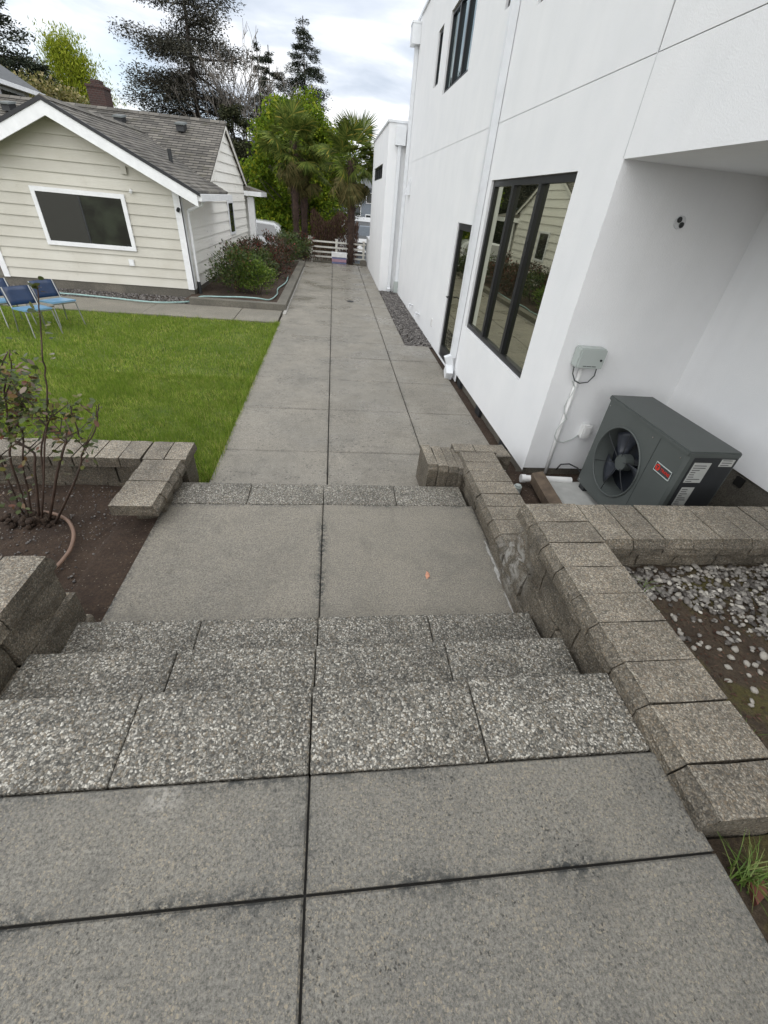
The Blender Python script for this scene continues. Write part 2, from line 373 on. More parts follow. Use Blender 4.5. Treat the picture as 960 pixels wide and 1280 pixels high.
# ------------------------------------------------------------------ mesh helpers
class MB:
    def __init__(s): s.v = []; s.f = []
    def quad(s, *p):
        i = len(s.v); s.v += [tuple(q) for q in p]; s.f.append(tuple(range(i, i + len(p)))); return s
    def box(s, a, b):
        x0, y0, z0 = a; x1, y1, z1 = b; i = len(s.v)
        s.v += [(x0, y0, z0), (x1, y0, z0), (x1, y1, z0), (x0, y1, z0), (x0, y0, z1), (x1, y0, z1), (x1, y1, z1), (x0, y1, z1)]
        s.f += [tuple(i + k for k in q) for q in ((0, 3, 2, 1), (4, 5, 6, 7), (0, 1, 5, 4), (1, 2, 6, 5), (2, 3, 7, 6), (3, 0, 4, 7))]
        return s
    def obox(s, c, ax, ay, az):                      # box from a centre and three half-axes
        c = Vector(c); ax = Vector(ax); ay = Vector(ay); az = Vector(az); i = len(s.v)
        for k in (-1, 1):
            for (p, q) in ((-1, -1), (1, -1), (1, 1), (-1, 1)): s.v.append(tuple(c + ax * p + ay * q + az * k))
        s.f += [tuple(i + k for k in q) for q in ((0, 3, 2, 1), (4, 5, 6, 7), (0, 1, 5, 4), (1, 2, 6, 5), (2, 3, 7, 6), (3, 0, 4, 7))]
        return s
    def tube(s, pts, r, n=8, cap=True):
        pts = [Vector(p) for p in pts]
        rs = r if isinstance(r, (list, tuple)) else [r] * len(pts)
        rings = []; ref = None
        for k, p in enumerate(pts):
            d = (pts[min(k + 1, len(pts) - 1)] - pts[max(k - 1, 0)])
            d = d.normalized() if d.length > 1e-9 else Vector((0, 0, 1))
            if ref is None: ref = Vector((1, 0, 0)) if abs(d.x) < .8 else Vector((0, 1, 0))
            a = (ref - d * ref.dot(d)).normalized(); b = d.cross(a); ref = a
            i = len(s.v)
            for j in range(n):
                t = 2 * pi * j / n; s.v.append(tuple(p + a * (cos(t) * rs[k]) + b * (sin(t) * rs[k])))
            rings.append(i)
        for k in range(len(rings) - 1):
            for j in range(n):
                s.f.append((rings[k] + j, rings[k] + (j + 1) % n, rings[k + 1] + (j + 1) % n, rings[k + 1] + j))
        if cap:
            s.f.append(tuple(rings[0] + j for j in reversed(range(n)))); s.f.append(tuple(rings[-1] + j for j in range(n)))
        return s
    def grid(s, rows):
        i = len(s.v); n = len(rows[0])
        for r in rows: s.v += [tuple(p) for p in r]
        for a in range(len(rows) - 1):
            for b in range(n - 1): s.f.append((i + a * n + b, i + a * n + b + 1, i + (a + 1) * n + b + 1, i + (a + 1) * n + b))
        return s
    def prism(s, front, back):
        n = len(front); i = len(s.v)
        s.v += [tuple(p) for p in front] + [tuple(p) for p in back]
        s.f.append(tuple(i + k for k in range(n))); s.f.append(tuple(i + n + k for k in reversed(range(n))))
        for k in range(n): s.f.append((i + k, i + n + k, i + n + (k + 1) % n, i + (k + 1) % n))
        return s
    def mesh(s, name):
        m = bpy.data.meshes.new(name); m.from_pydata(s.v, [], s.f); m.update(); return m

def link(name, mesh, mats, parent=None, smooth=False, kind=None):
    if isinstance(mesh, MB): mesh = mesh.mesh(name)
    o = bpy.data.objects.new(name, mesh); COL.objects.link(o)
    if mesh is not None and not mesh.materials:
        for m in (mats if isinstance(mats, (list, tuple)) else [mats]): mesh.materials.append(MT[m])
    if smooth: mesh.shade_smooth()
    if parent is not None: o.parent = parent
    if kind: o['kind'] = kind
    return o
def tag(o, label, cat, group=None):
    o['label'] = label; o['category'] = cat
    if group: o['group'] = group
    return o
def thing(name, label, cat, loc=(0, 0, 0), rz=0, group=None):
    o = bpy.data.objects.new(name, None); COL.objects.link(o); o.location = loc; o.rotation_euler = (0, 0, rz)
    return tag(o, label, cat, group)
def part(name, mb, mats, parent, loc=None, rz=0, smooth=False, kind=None):
    """a child whose mesh is given in world axes relative to the parent's origin"""
    o = link(name, mb, mats, parent, smooth, kind)
    if loc is not None: o.location = loc
    if rz: o.rotation_euler = (0, 0, rz)
    return o
def wpart(name, mb, mats, parent, smooth=False, kind=None):
    """a child whose mesh is given in world coordinates (parent has no rotation)"""
    o = link(name, mb, mats, parent, smooth, kind); o.location = tuple(-c for c in parent.location); return o
def clip(poly, a, b, c):                             # keep a*u + b*v <= c
    out = []
    for k in range(len(poly)):
        p, q = poly[k], poly[(k + 1) % len(poly)]
        dp, dq = a * p[0] + b * p[1] - c, a * q[0] + b * q[1] - c
        if dp <= 0: out.append(p)
        if (dp < 0 < dq) or (dq < 0 < dp):
            t = dp / (dp - dq); out.append((p[0] + (q[0] - p[0]) * t, p[1] + (q[1] - p[1]) * t))
    return out
def area(poly): return abs(sum(poly[k][0] * poly[(k + 1) % len(poly)][1] - poly[(k + 1) % len(poly)][0] * poly[k][1] for k in range(len(poly)))) / 2
def fast_mesh(name, co, nside):
    """co: (n, nside, 3) array, each row a loose polygon"""
    n = len(co); m = bpy.data.meshes.new(name)
    m.vertices.add(n * nside); m.vertices.foreach_set('co', np.asarray(co, np.float32).ravel())
    m.loops.add(n * nside); m.loops.foreach_set('vertex_index', np.arange(n * nside, dtype=np.int32))
    m.polygons.add(n); m.polygons.foreach_set('loop_start', np.arange(0, n * nside, nside, dtype=np.int32))
    m.polygons.foreach_set('loop_total', np.full(n, nside, np.int32)); m.update(calc_edges=True); return m
def unit(v): return v / np.maximum(np.linalg.norm(v, axis=-1, keepdims=True), 1e-9)
def leaf_quads(pos, axis, normal, length, width, fold=0.):
    """pointed diamond leaves: base, side, tip, side"""
    axis = unit(axis); side = unit(np.cross(axis, normal)); nn = np.cross(side, axis)
    L = np.asarray(length)[:, None]; W = np.asarray(width)[:, None]
    return np.stack([pos, pos + axis * L * .45 + side * W * .5 + nn * W * fold, pos + axis * L, pos + axis * L * .45 - side * W * .5 + nn * W * fold], 1)

# ------------------------------------------------------------------ ground and terrain
def terr(x, y):
    z = -0.10
    if y > 21.6: z -= min((y - 21.6) * .13, 3.0)
    if y > 120: z += (y - 120) * .02
    return z
def build_ground():
    xs = [-400, -200, -100, -60, -40, -25, -14, -8, -5, -3, -1.5, 0, 1.5, 3, 5, 8, 14, 25, 60, 120, 250, 400]
    ys = [-120, -40, -10, 0, 8, 14, 18, 21.6, 23, 25, 28, 32, 36, 40, 45, 55, 70, 100, 130, 200, 320, 700]
    v = [(x, y, terr(x, y)) for y in ys for x in xs]; f = []
    n = len(xs)
    for j in range(len(ys) - 1):
        for i in range(n - 1): f.append((j * n + i, j * n + i + 1, (j + 1) * n + i + 1, (j + 1) * n + i))
    m = bpy.data.meshes.new('ground'); m.from_pydata(v, [], f)
    link('ground', m, 'ground_dirt', kind='structure')
    # wooded hills across the water
    b = MB(); pts = []
    for i in range(61):
        x = -900 + i * 30; pts.append((x, 30 + 22 * sin(i * .41) + 9 * sin(i * 1.3 + 1)))
    for i in range(60):
        (x0, h0), (x1, h1) = pts[i], pts[i + 1]
        b.quad((x0, 640, -5), (x1, 640, -5), (x1, 690, h1), (x0, 690, h0)).quad((x0, 690, h0), (x1, 690, h1), (x1, 860, -5), (x0, 860, -5))
    link('hills', b, 'hill_green', kind='structure')
    w = MB().quad((-300, 75, -3.02), (300, 75, -3.02), (300, 110, -3.02), (-300, 110, -3.02))
    link('lake', w, 'lake', kind='structure')
    d = MB().quad((-7.0, 21.9, -.135), (-2.2, 21.9, -.135), (-2.2, 36, -1.95), (-7.0, 36, -1.95))
    link('driveway', d, 'asphalt', kind='structure')
build_ground()

def soil_patch(name, x0, x1, y0, y1, zf, mat, nx=50, ny=50):
    xs = np.linspace(x0, x1, nx); ys = np.linspace(y0, y1, ny)
    v = [(x, y, zf(x, y)) for y in ys for x in xs]
    f = [(j * nx + i, j * nx + i + 1, (j + 1) * nx + i + 1, (j + 1) * nx + i) for j in range(ny - 1) for i in range(nx - 1)]
    m = bpy.data.meshes.new(name); m.from_pydata(v, [], f); m.shade_smooth()
    return link(name, m, mat, kind='structure')
from mathutils import noise as mn
def nz(x, y, s, a, o=0): return mn.fractal((x * s + o, y * s, o), .7, 2, 4) * a

soil_patch('planting_soil', -4.5, -1.285, 1.2, 3.30, lambda x, y: .135 + nz(x, y, 3, .018, 2) - .03 * (x < -1.6) - .02 * max(0, min(1, (y - 2.3))), 'soil', 70, 60)
def bedz(x, y):
    return .60 + nz(x, y, 2.5, .018, 5) + (.10 * max(0, min(1, (.95 - y) / .6)) + .06 * max(0, 1 - (x - 1.5) / .25)) - (.02 if y > 1.4 else 0)
soil_patch('garden_bed', 1.50, 3.25, .30, 1.66, bedz, 'moss_soil', 60, 50)
soil_patch('garden_soil', 1.19, 3.25, -2.2, .335, lambda x, y: .60 + nz(x, y, 3, .02, 8), 'moss_soil', 50, 50)
soil_patch('yard_soil', 1.45, 3.26, 1.9, 3.6, lambda x, y: .045 + nz(x, y, 4, .02, 3), 'soil', 40, 40)
soil_patch('wall_edge_soil', 1.85, 2.06, 3.5, 8.34, lambda x, y: -.045 + nz(x, y, 6, .012, 3), 'soil', 6, 60)
soil_patch('shrub_bed', -3.36, -1.24, 10.8, 18.8, lambda x, y: .07 + nz(x, y, 2, .02, 4), 'soil', 24, 60)

# ------------------------------------------------------------------ paving
PANEL = {}
def panel_mesh(w, d, t=.1, rim=.07, bev=.006):
    k = (round(w, 4), round(d, 4), t)
    if k in PANEL: return PANEL[k]
    v = []; rings = [(0, -t), (0, -bev), (bev, 0), (rim, 0), (rim * 1.02, 0)]
    for ins, z in rings:
        hx, hy = w / 2 - ins, d / 2 - ins
        v += [(-hx, -hy, z), (hx, -hy, z), (hx, hy, z), (-hx, hy, z)]
    f = [(3, 2, 1, 0)]
    for r in range(len(rings) - 1):
        for c in range(4): f.append((r * 4 + c, r * 4 + (c + 1) % 4, r * 4 + 4 + (c + 1) % 4, r * 4 + 4 + c))
    f.append(tuple(len(v) - 4 + c for c in range(4)))
    m = bpy.data.meshes.new('concrete_panel'); m.from_pydata(v, [], f)
    a = m.attributes.new('edge', 'FLOAT', 'POINT')
    for i in range(len(v)): a.data[i].value = 1.0 if i < 12 else 0.0
    PANEL[k] = m; return m
def panels(parent, xs, ys, z, mat, gap=.012, name='concrete_panel', tilt=.0015, skip=lambda i, j: False, lim=None):
    for j in range(len(ys) - 1):
        for i in range(len(xs) - 1):
            if skip(i, j): continue
            w, d = xs[i + 1] - xs[i] - gap, ys[j + 1] - ys[j] - gap
            m = panel_mesh(w, d, .05 if z > .1 else .1)
            if m.users and m.materials and m.materials[0] != MT[mat]:
                m = m.copy(); m.materials.clear()
            o = link(name, m, mat, parent)
            o.location = ((xs[i] + xs[i + 1]) / 2, (ys[j] + ys[j + 1]) / 2, z + RNG.uniform(-.002, .002))
            o.rotation_euler = (RNG.uniform(-tilt, tilt), RNG.uniform(-tilt, tilt), 0)

# upper landing: solid earth block with four slabs on it
up = link('upper_landing', MB().box((-2.55, -2.2, -.1), (1.165, .572, .69)), 'joint_dirt', kind='structure')
panels(up, [-2.50, -.062, 1.172], [-1.9, -.95, .285, .578], .705, 'landing_concrete', gap=.007, skip=lambda i, j: False)

steps = thing('garden_steps', 'flight of exposed-aggregate slab steps going down from the upper landing', 'steps', (0, 0, 0))
XS = [-1.285, -.675, -.065, .545, 1.155]
SLAB = {}
def step_slab(w, d, t, mat, seed):
    k = (round(w, 3), round(d, 3), seed)
    if k in SLAB: return SLAB[k]
    r = random.Random(seed); bm = bmesh.new()
    bmesh.ops.create_cube(bm, size=1)
    for v in bm.verts: v.co = Vector((v.co.x * w, v.co.y * d, (v.co.z - .5) * t))
    bmesh.ops.bevel(bm, geom=bm.edges[:], offset=.009, segments=2, profile=.6, affect='EDGES')
    for v in bm.verts: v.co += Vector((r.uniform(-.0015, .0015), r.uniform(-.0015, .0015), r.uniform(-.001, .001)))
    m = bpy.data.meshes.new('step_slab'); bm.to_mesh(m); bm.free(); m.shade_smooth(); m.materials.append(MT[mat]); SLAB[k] = m; return m
for (z, y0, y1, lo) in ((.705, .580, .888, 0), (.53, .80, 1.193, -1), (.355, 1.10, 1.497, 0)):
    for i in range(lo, 4):
        x0, x1 = (XS[i], XS[i + 1]) if i >= 0 else (-1.30, -1.285)
        if i < 0: continue
        o = link('step_slab', step_slab(.606, y1 - y0 - .004, .07, 'step_aggregate', i % 3), 'step_aggregate', steps)
        o.location = ((x0 + x1) / 2, (y0 + y1) / 2 + RNG.uniform(-.002, .002), z + RNG.uniform(-.0025, .0025)); o.rotation_euler = (0, 0, RNG.uniform(-.003, .003))
    riser = MB().box((-1.28, y0 + .03, -.1), (1.15, y1 - .018, z - .071))
    wpart('riser', riser, 'block_rough', steps)
# extra slab of the top tread to the left
o = link('step_slab', step_slab(.606, .304, .07, 'step_aggregate', 1), 'step_aggregate', steps); o.location = (-1.285 - .306, .734, .705)
o = link('step_slab', step_slab(.606, .304, .07, 'step_aggregate', 1), 'step_aggregate', steps); o.location = (-1.285 - .918, .734, .705)
wpart('riser', MB().box((-2.5, .61, -.1), (-1.2802, .87, .634)), 'block_rough', steps)

mid = link('middle_landing', MB().box((-1.28, 1.45, -.1), (1.185, 2.78, .166)), 'joint_dirt', kind='structure')
panels(mid, [-1.29, -.066, 1.2], [1.44, 2.786], .18, 'mid_concrete', gap=.006)
st2 = thing('garden_step', 'single row of aggregate slabs stepping down to the long walkway', 'steps', (0, 0, 0))
for i in range(4):
    o = link('step_slab', step_slab(.606, .296, .07, 'step_aggregate', i % 3), 'step_aggregate', st2)
    o.location = ((XS[i] + XS[i + 1]) / 2, 2.936, .1805 + RNG.uniform(-.002, .002))
wpart('riser', MB().box((-1.27, 3.051, -.09), (1.14, 3.066, .108)), 'block_rough', st2)

walk = link('walkway', MB().box((-1.12, 3.10, -.14), (1.39, 20.1, -.015)), 'joint_dirt', kind='structure')
YS = [3.07, 4.0, 5.12, 6.24, 7.36, 8.35, 9.50, 10.62, 11.74, 12.86, 13.6, 14.4, 15.5, 16.6, 17.7, 18.8, 20.0]
panels(walk, [-1.13, -.04, 1.0], YS, 0, 'walk_concrete', gap=.011)
panels(walk, [1.0, 1.87], YS[:6], 0, 'walk_concrete', gap=.011)
panels(walk, [1.0, 1.405], YS[5:], 0, 'walk_concrete', gap=.011)
sidew = link('side_path', MB().box((-14, 9.53, -.13), (-1.2, 10.62, -.075)), 'dark_void', kind='structure')
panels(sidew, [-13.5, -11.5, -9.5, -7.6, -5.75, -3.85, -2.05, -1.16], [9.52, 10.64], .005, 'side_concrete', gap=.012)

# thin pale strip along the shrub kerb
link('pale_strip', MB().box((-1.125, 10.3, -.05), (-1.055, 18.2, .012)), 'efflorescence', kind='structure')

# ------------------------------------------------------------------ lawn
def lawn():
    soil_patch('lawn', -14, -1.135, 3.38, 9.525, lambda x, y: -.03 + nz(x, y, .8, .012, 1), 'turf', 60, 40)
    def blades(n, x0, x1, y0, y1, h0, h1, w):
        p = np.stack([NP.uniform(x0, x1, n), NP.uniform(y0, y1, n), np.full(n, -.035)], 1)
        az = NP.uniform(0, 2 * pi, n); lean = NP.uniform(.1, .75, n)
        d = np.stack([np.cos(az) * lean, np.sin(az) * lean, np.ones(n)], 1)
        cl = .72 + .35 * np.sin(p[:, 0] * 5.1 + 2 * np.sin(p[:, 1] * 3.3)) * np.sin(p[:, 1] * 6.3 + 1.7 * np.sin(p[:, 0] * 4.1)) + .25 * np.sin(p[:, 0] * 17 + p[:, 1] * 13)
        h = (NP.uniform(h0, h1, n) * (.75 + .45 * cl) * NP.choice([1, 1, 1, 1.5], n))[:, None]
        s = np.stack([-np.sin(az), np.cos(az), np.zeros(n)], 1) * (w / 2)
        tip = p + d * h
        return np.stack([p - s, p + s, tip], 1)
    co = np.concatenate([blades(140000, -5.2, -1.16, 3.40, 6.2, .024, .046, .0055), blades(100000, -7.5, -1.16, 6.0, 9.55, .024, .048, .008), blades(30000, -14, -5.0, 3.4, 9.55, .024, .048, .012)])
    edge = blades(6500, -1.20, -1.10, 3.4, 9.5, .035, .085, .006)
    o = link('grass', fast_mesh('grass', np.concatenate([co, edge]), 3), 'grass', kind='stuff')
    tag(o, 'short green mown grass of the lawn beside the walkway', 'grass')
lawn()

# ------------------------------------------------------------------ retaining walls of split-face blocks
BLK = {}
def block_mesh(L, D, H, seed, cap, ends=False):
    """front face at x=0 facing -x, length along y, bottom at z=0"""
    k = (round(L, 3), round(D, 3), round(H, 3), seed, cap)
    if k in BLK: return BLK[k]
    r = random.Random(seed * 31 + int(L * 1000)); nx, ny, nzz = (4, 4, 4)
    xs = [0, .03, D * .5, D]; ys = [-L / 2, -L / 6, L / 6, L / 2]; zs = [0, H * .3, H - .045, H] if cap else [0, H * .45, H - .02, H]
    idx = {}; v = []; f = []
    def P(i, j, kk):
        if (i, j, kk) in idx: return idx[(i, j, kk)]
        x, y, z = xs[i], ys[j], zs[kk]
        if i == 0:
            x += r.uniform(-.004, .004) if cap else r.uniform(-.010, .012)
            if cap and kk == 3: x += .036 + r.uniform(-.004, .004)
            if not cap and j in (0, 3): x += .005; y *= .985
        if j in (0, 3): y += r.uniform(-.003, .003)
        if kk == 3:
            z += r.uniform(-.002, .002)
            if j in (0, 3) or i == 3: z -= .003
        idx[(i, j, kk)] = len(v); v.append((x, y, z)); return len(v) - 1
    def face(a, b, c, d, m): f.append(((P(*a), P(*b), P(*c), P(*d)), m))
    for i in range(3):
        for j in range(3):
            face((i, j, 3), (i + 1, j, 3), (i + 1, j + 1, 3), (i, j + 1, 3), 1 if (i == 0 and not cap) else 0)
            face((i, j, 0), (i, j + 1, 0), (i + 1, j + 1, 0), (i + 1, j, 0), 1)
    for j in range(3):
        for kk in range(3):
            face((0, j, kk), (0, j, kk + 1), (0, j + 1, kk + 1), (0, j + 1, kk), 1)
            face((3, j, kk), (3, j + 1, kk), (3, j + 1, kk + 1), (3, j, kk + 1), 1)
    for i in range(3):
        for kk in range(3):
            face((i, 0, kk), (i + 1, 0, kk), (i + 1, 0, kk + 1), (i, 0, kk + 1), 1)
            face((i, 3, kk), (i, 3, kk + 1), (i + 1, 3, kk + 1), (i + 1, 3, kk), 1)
    m = bpy.data.meshes.new('block'); m.from_pydata(v, [], [q for q, _ in f])
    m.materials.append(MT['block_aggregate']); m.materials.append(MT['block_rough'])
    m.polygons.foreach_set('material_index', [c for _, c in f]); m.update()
    BLK[k] = m; return m
SD = [0]
def block(parent, x, y, z, L, D, H, rz=0, cap=True, jit=1, name='block'):
    """x,y: middle of the front face"""
    SD[0] += 1
    o = link(name, block_mesh(L, D, H, SD[0] % 5, cap), None, parent)
    o.location = (x - parent.location.x + RNG.uniform(-.003, .003) * jit, y - parent.location.y, z - parent.location.z + RNG.uniform(-.002, .002) * jit)
    o.rotation_euler = (0, 0, rz + RNG.uniform(-.012, .012) * jit)
    return o
G = .006
# right side, upper: beside the steps
w = thing('retaining_wall', 'tall split-face block wall right of the upper steps, capped beside the pebble bed', 'wall', (1.35, .97, .6))
Yc = [1.98, 1.80, 1.615, 1.43, 1.245, 1.077, .878, .703, .494, .335]
for a, b in zip(Yc, Yc[1:]):
    block(w, 1.152, (a + b) / 2, .69, a - b - G, .362, .10)
for zi, (z0, h) in enumerate(((.49, .196), (.29, .196), (.09, .196))):
    y = .34 + (.13 if zi % 2 else 0); first = True
    while y < 1.97:
        L = min(.40, 1.975 - y)
        if first and zi % 2: 
            block(w, 1.176 - .012 * zi, .34 + .065, z0, .125, .30, h, cap=False); first = False
        if L > .05: block(w, 1.176 - .012 * zi, y + L / 2, z0, L - G, .30, h, cap=False)
        y += .40
# right side, branch running to the white house
w = thing('retaining_wall', 'block wall branching off behind the pebble bed, below the heat pump', 'wall', (2.5, 1.8, .6))
x = 1.525; k = 0
while x < 3.18:
    L = min(RNG.uniform(.175, .20), 3.19 - x); 
    if L > .06: block(w, x + L / 2, 1.612, .692, L - G, .365, .096, rz=pi / 2)
    x += L
for zi, z0 in enumerate((.592, .492, .392, .292, .092)):
    x = 1.54 + .09 * (zi % 2); h = .096 if z0 > .2 else .196
    while x < 3.17:
        L = min(RNG.uniform(.24, .32), 3.18 - x)
        if L > .06: block(w, x + L / 2, 1.635, z0, L - G, .33, h, rz=pi / 2, cap=False)
        x += L
# right side, lower: beside the middle landing
w = thing('retaining_wall', 'low two-course block wall along the right of the middle landing', 'wall', (1.35, 2.7, .2))
Yl = [3.375, 3.19, 3.03, 2.86, 2.68, 2.51, 2.34, 2.17, 1.99]
for a, b in zip(Yl, Yl[1:]): block(w, 1.165, (a + b) / 2, .285, a - b - G, .36, .10)
y = 1.99
while y < 3.36:
    L = min(.36, 3.365 - y)
    if L > .05: block(w, 1.196, y + L / 2, .085, L - G, .31, .196, cap=False)
    y += L
# splayed end blocks of that wall
w = thing('wall_end_blocks', 'cluster of upright split blocks standing edge to edge beside the bottom step', 'blocks', (1.0, 3.3, 0))
for i in range(4):
    block(w, .905 + .088 * i, 3.14 - .02 * i, 0, .086, .40, .36, rz=pi / 2, cap=True, jit=2)
for i in range(2):
    block(w, 1.30 + .21 * i - .04, 3.39, .10 + .001, .2, .17, .27, rz=pi / 2, cap=False)
w2 = tag(link('loose_block', block_mesh(.17, .26, .15, 2, False), None), 'single loose block lying against the foot of the white house', 'block')
w2.location = (1.70, 3.50, .19); w2.rotation_euler = (0, 0, pi / 2 + .05); w2.location.z = .12
# left side, near corner
w = thing('retaining_wall', 'rough mossy block wall ending left of the upper steps', 'wall', (-1.9, 1.3, .6))
x = -1.285; 
for i in range(9):
    block(w, x - .0875 - i * .178, 1.555, .69, .172, .36, .10, rz=-pi / 2)
for i in range(5):                                   # side face of the corner
    pass
for zi, (z0, h) in enumerate(((.50, .186), (.31, .186), (.09, .216))):
    off = .03 * zi
    block(w, -1.30 + .02 * zi, 1.355 + .02 * zi, z0, .40, .30, h, rz=pi, cap=False)
    block(w, -1.31 + .02 * zi, .99, z0, .32, .30, h, rz=pi, cap=False)
    for i in range(4): block(w, -1.80 - i * .40, 1.545 + .01 * zi, z0, .39, .30, h, rz=-pi / 2, cap=False)
for i in range(2): block(w, -1.285, 1.19 - .09 - i * .175, .69, .17, .36, .10, rz=pi)
soil_patch('upper_left_soil', -4.2, -1.42, .80, 1.30, lambda x, y: .66 + nz(x, y, 3, .02, 8), 'soil', 20, 10)
# left side, planter
w = thing('planter_wall', 'L-shaped block planter wall between the rose bed and the lawn', 'wall', (-2, 3.2, .2))
x = -1.19
for i in range(16):
    L = RNG.choice([.165, .172, .18]); block(w, x - L / 2, 3.445, .292, L - .011, .325, .088, rz=-pi / 2); x -= L
xe = x
x = -1.22
while x > xe + .1:
    L = .33; block(w, x - L / 2, 3.43, -.06, L - G, .27, .17, rz=-pi / 2, cap=False); block(w, x - L / 2 + .1 if x < -1.4 else x - L / 2, 3.425, .115, L - G, .26, .172, rz=-pi / 2, cap=False); x -= L
for a, b in zip([3.115, 2.965, 2.80, 2.635, 2.47], [2.965, 2.80, 2.635, 2.47]):
    block(w, -1.195 - (3.115 - a) * .03, (a + b) / 2, .290, a - b - G, .315, .088, rz=pi)
for a, b in ((3.11, 2.90), (2.895, 2.66)):
    block(w, -1.245, (a + b) / 2, .115, a - b - G, .22, .172, rz=pi, cap=False)
    block(w, -1.235, (a + b) / 2, -.06, a - b - G, .22, .172, rz=pi, cap=False)

# ------------------------------------------------------------------ white modern house
def holed(mb, plane, c, u0, u1, v0, v1, holes, nsign):
    """wall sheet at plane=c with openings (u0,v0,u1,v1,depth,back); u is the other horizontal axis, v is z"""
    us = sorted({u0, u1} | {h[0] for h in holes} | {h[2] for h in holes}); vs = sorted({v0, v1} | {h[1] for h in holes} | {h[3] for h in holes})
    us = [u for u in us if u0 <= u <= u1]; vs = [v for v in vs if v0 <= v <= v1]
    def P(u, v, d=0):
        return (c - nsign * d, u, v) if plane == 'x' else (u, c - nsign * d, v)
    for i in range(len(us) - 1):
        for j in range(len(vs) - 1):
            um, vm = (us[i] + us[i + 1]) / 2, (vs[j] + vs[j + 1]) / 2
            if any(h[0] < um < h[2] and h[1] < vm < h[3] for h in holes): continue
            mb.quad(P(us[i], vs[j]), P(us[i + 1], vs[j]), P(us[i + 1], vs[j + 1]), P(us[i], vs[j + 1]))
    for (a, b, c_, d_, dep, back) in holes:
        if dep == 0: continue
        mb.quad(P(a, b), P(c_, b), P(c_, b, dep), P(a, b, dep)); mb.quad(P(a, d_), P(c_, d_), P(c_, d_, dep), P(a, d_, dep))
        mb.quad(P(a, b), P(a, d_), P(a, d_, dep), P(a, b, dep)); mb.quad(P(c_, b), P(c_, d_), P(c_, d_, dep), P(c_, b, dep))
        if back: mb.quad(P(a, b, dep), P(c_, b, dep), P(c_, d_, dep), P(a, d_, dep))
XW = 1.96
mh = thing('modern_house', 'tall white stucco house with black-framed windows right of the walkway', 'house', (XW, 3.54, .1))
WIN = (4.18, .81, 6.49, 2.53); DOOR = (6.98, .0, 7.88, 2.04)
UP = [(11.18, 4.10, 11.66, 4.88), (8.73, 3.86, 10.58, 4.88), (6.72, 4.10, 7.24, 4.88), (4.2, 3.86, 6.07, 4.88)]
JH, JV = 3.07, 3.548
holes = [(3.54, -.02, 6.45, .095, 0, False), WIN + (.10, False), DOOR + (.10, False)] + [q + (.09, False) for q in UP]
mb = MB(); holed(mb, 'x', XW, 3.54, 14.9, -.02, JH - .0025, [h for h in holes if h[3] < JH], -1)
holed(mb, 'x', XW, 3.55, 14.9, JH + .0025, 5.65, [h for h in holes if h[1] > JH], -1)
mb.box((XW + .006, 3.56, JH - .03), (XW + .10, 14.88, JH + .03))
# lower edge, roof, far end
mb.quad((XW, 3.54, 5.65), (XW, 14.9, 5.65), (9, 14.9, 5.65), (9, 3.54, 5.65))
mb.quad((XW, 14.9, -.02), (9, 14.9, -.02), (9, 14.9, 5.65), (XW, 14.9, 5.65))
wpart('wall', mb, 'stucco', mh)
mb = MB(); holed(mb, 'x', XW, -3.0, 3.54, 2.57, JH - .0025, [], -1); holed(mb, 'x', XW, -3.0, 3.54, JH + .0025, 5.65, [], -1)
mb.box((XW + .006, -2.95, JH - .03), (XW + .10, 3.50, JH + .03))
mb.quad((XW, -3, 5.65), (XW, 3.54, 5.65), (9, 3.54, 5.65), (9, -3, 5.65))
mb.quad((XW, -3, 2.57), (9, -3, 2.57), (9, -3, 5.65), (XW, -3, 5.65))
wpart('wall', mb, 'stucco', mh)
mb = MB().box((XW - .0025, 3.546, 2.575), (XW - .0005, 3.554, 5.64))
wpart('control_joint', mb, 'joint_grey', mh)
mb = MB().quad((XW, 3.54, .13), (3.2, 3.54, .13), (3.2, 3.54, 2.57), (XW, 3.54, 2.57)).quad((XW, 3.54, .13), (3.2, 3.54, .13), (3.2, 3.62, .13), (XW, 3.62, .13))
wpart('recess_wall', mb, 'stucco', mh)
mb = MB().quad((3.2, -3, .72), (3.2, 3.54, .72), (3.2, 3.54, 2.57), (3.2, -3, 2.57)).quad((3.2, -3, .72), (3.2, 3.54, .72), (3.26, 3.54, .72), (3.26, -3, .72))
wpart('recess_wall', mb, 'stucco', mh)
wpart('soffit', MB().quad((XW, -3, 2.57), (3.2, -3, 2.57), (3.2, 3.54, 2.57), (XW, 3.54, 2.57)), 'stucco', mh)
wpart('foundation', MB().box((3.225, -3, -.3), (3.5, 3.6, .74)), 'foundation_concrete', mh)
wpart('foundation', MB().box((2.02, 3.56, -.3), (2.4, 14.8, .15)).box((2.0, 3.565, -.3), (3.22, 3.75, .14)), 'foundation_concrete', mh)
wpart('vent_opening', MB().box((3.205, 2.46, .62), (3.223, 2.53, .69)), 'dark_void', mh)
wpart('parapet_cap', MB().box((XW - .03, -3.05, 5.651), (XW + .25, 14.95, 5.70)), 'white_metal', mh)
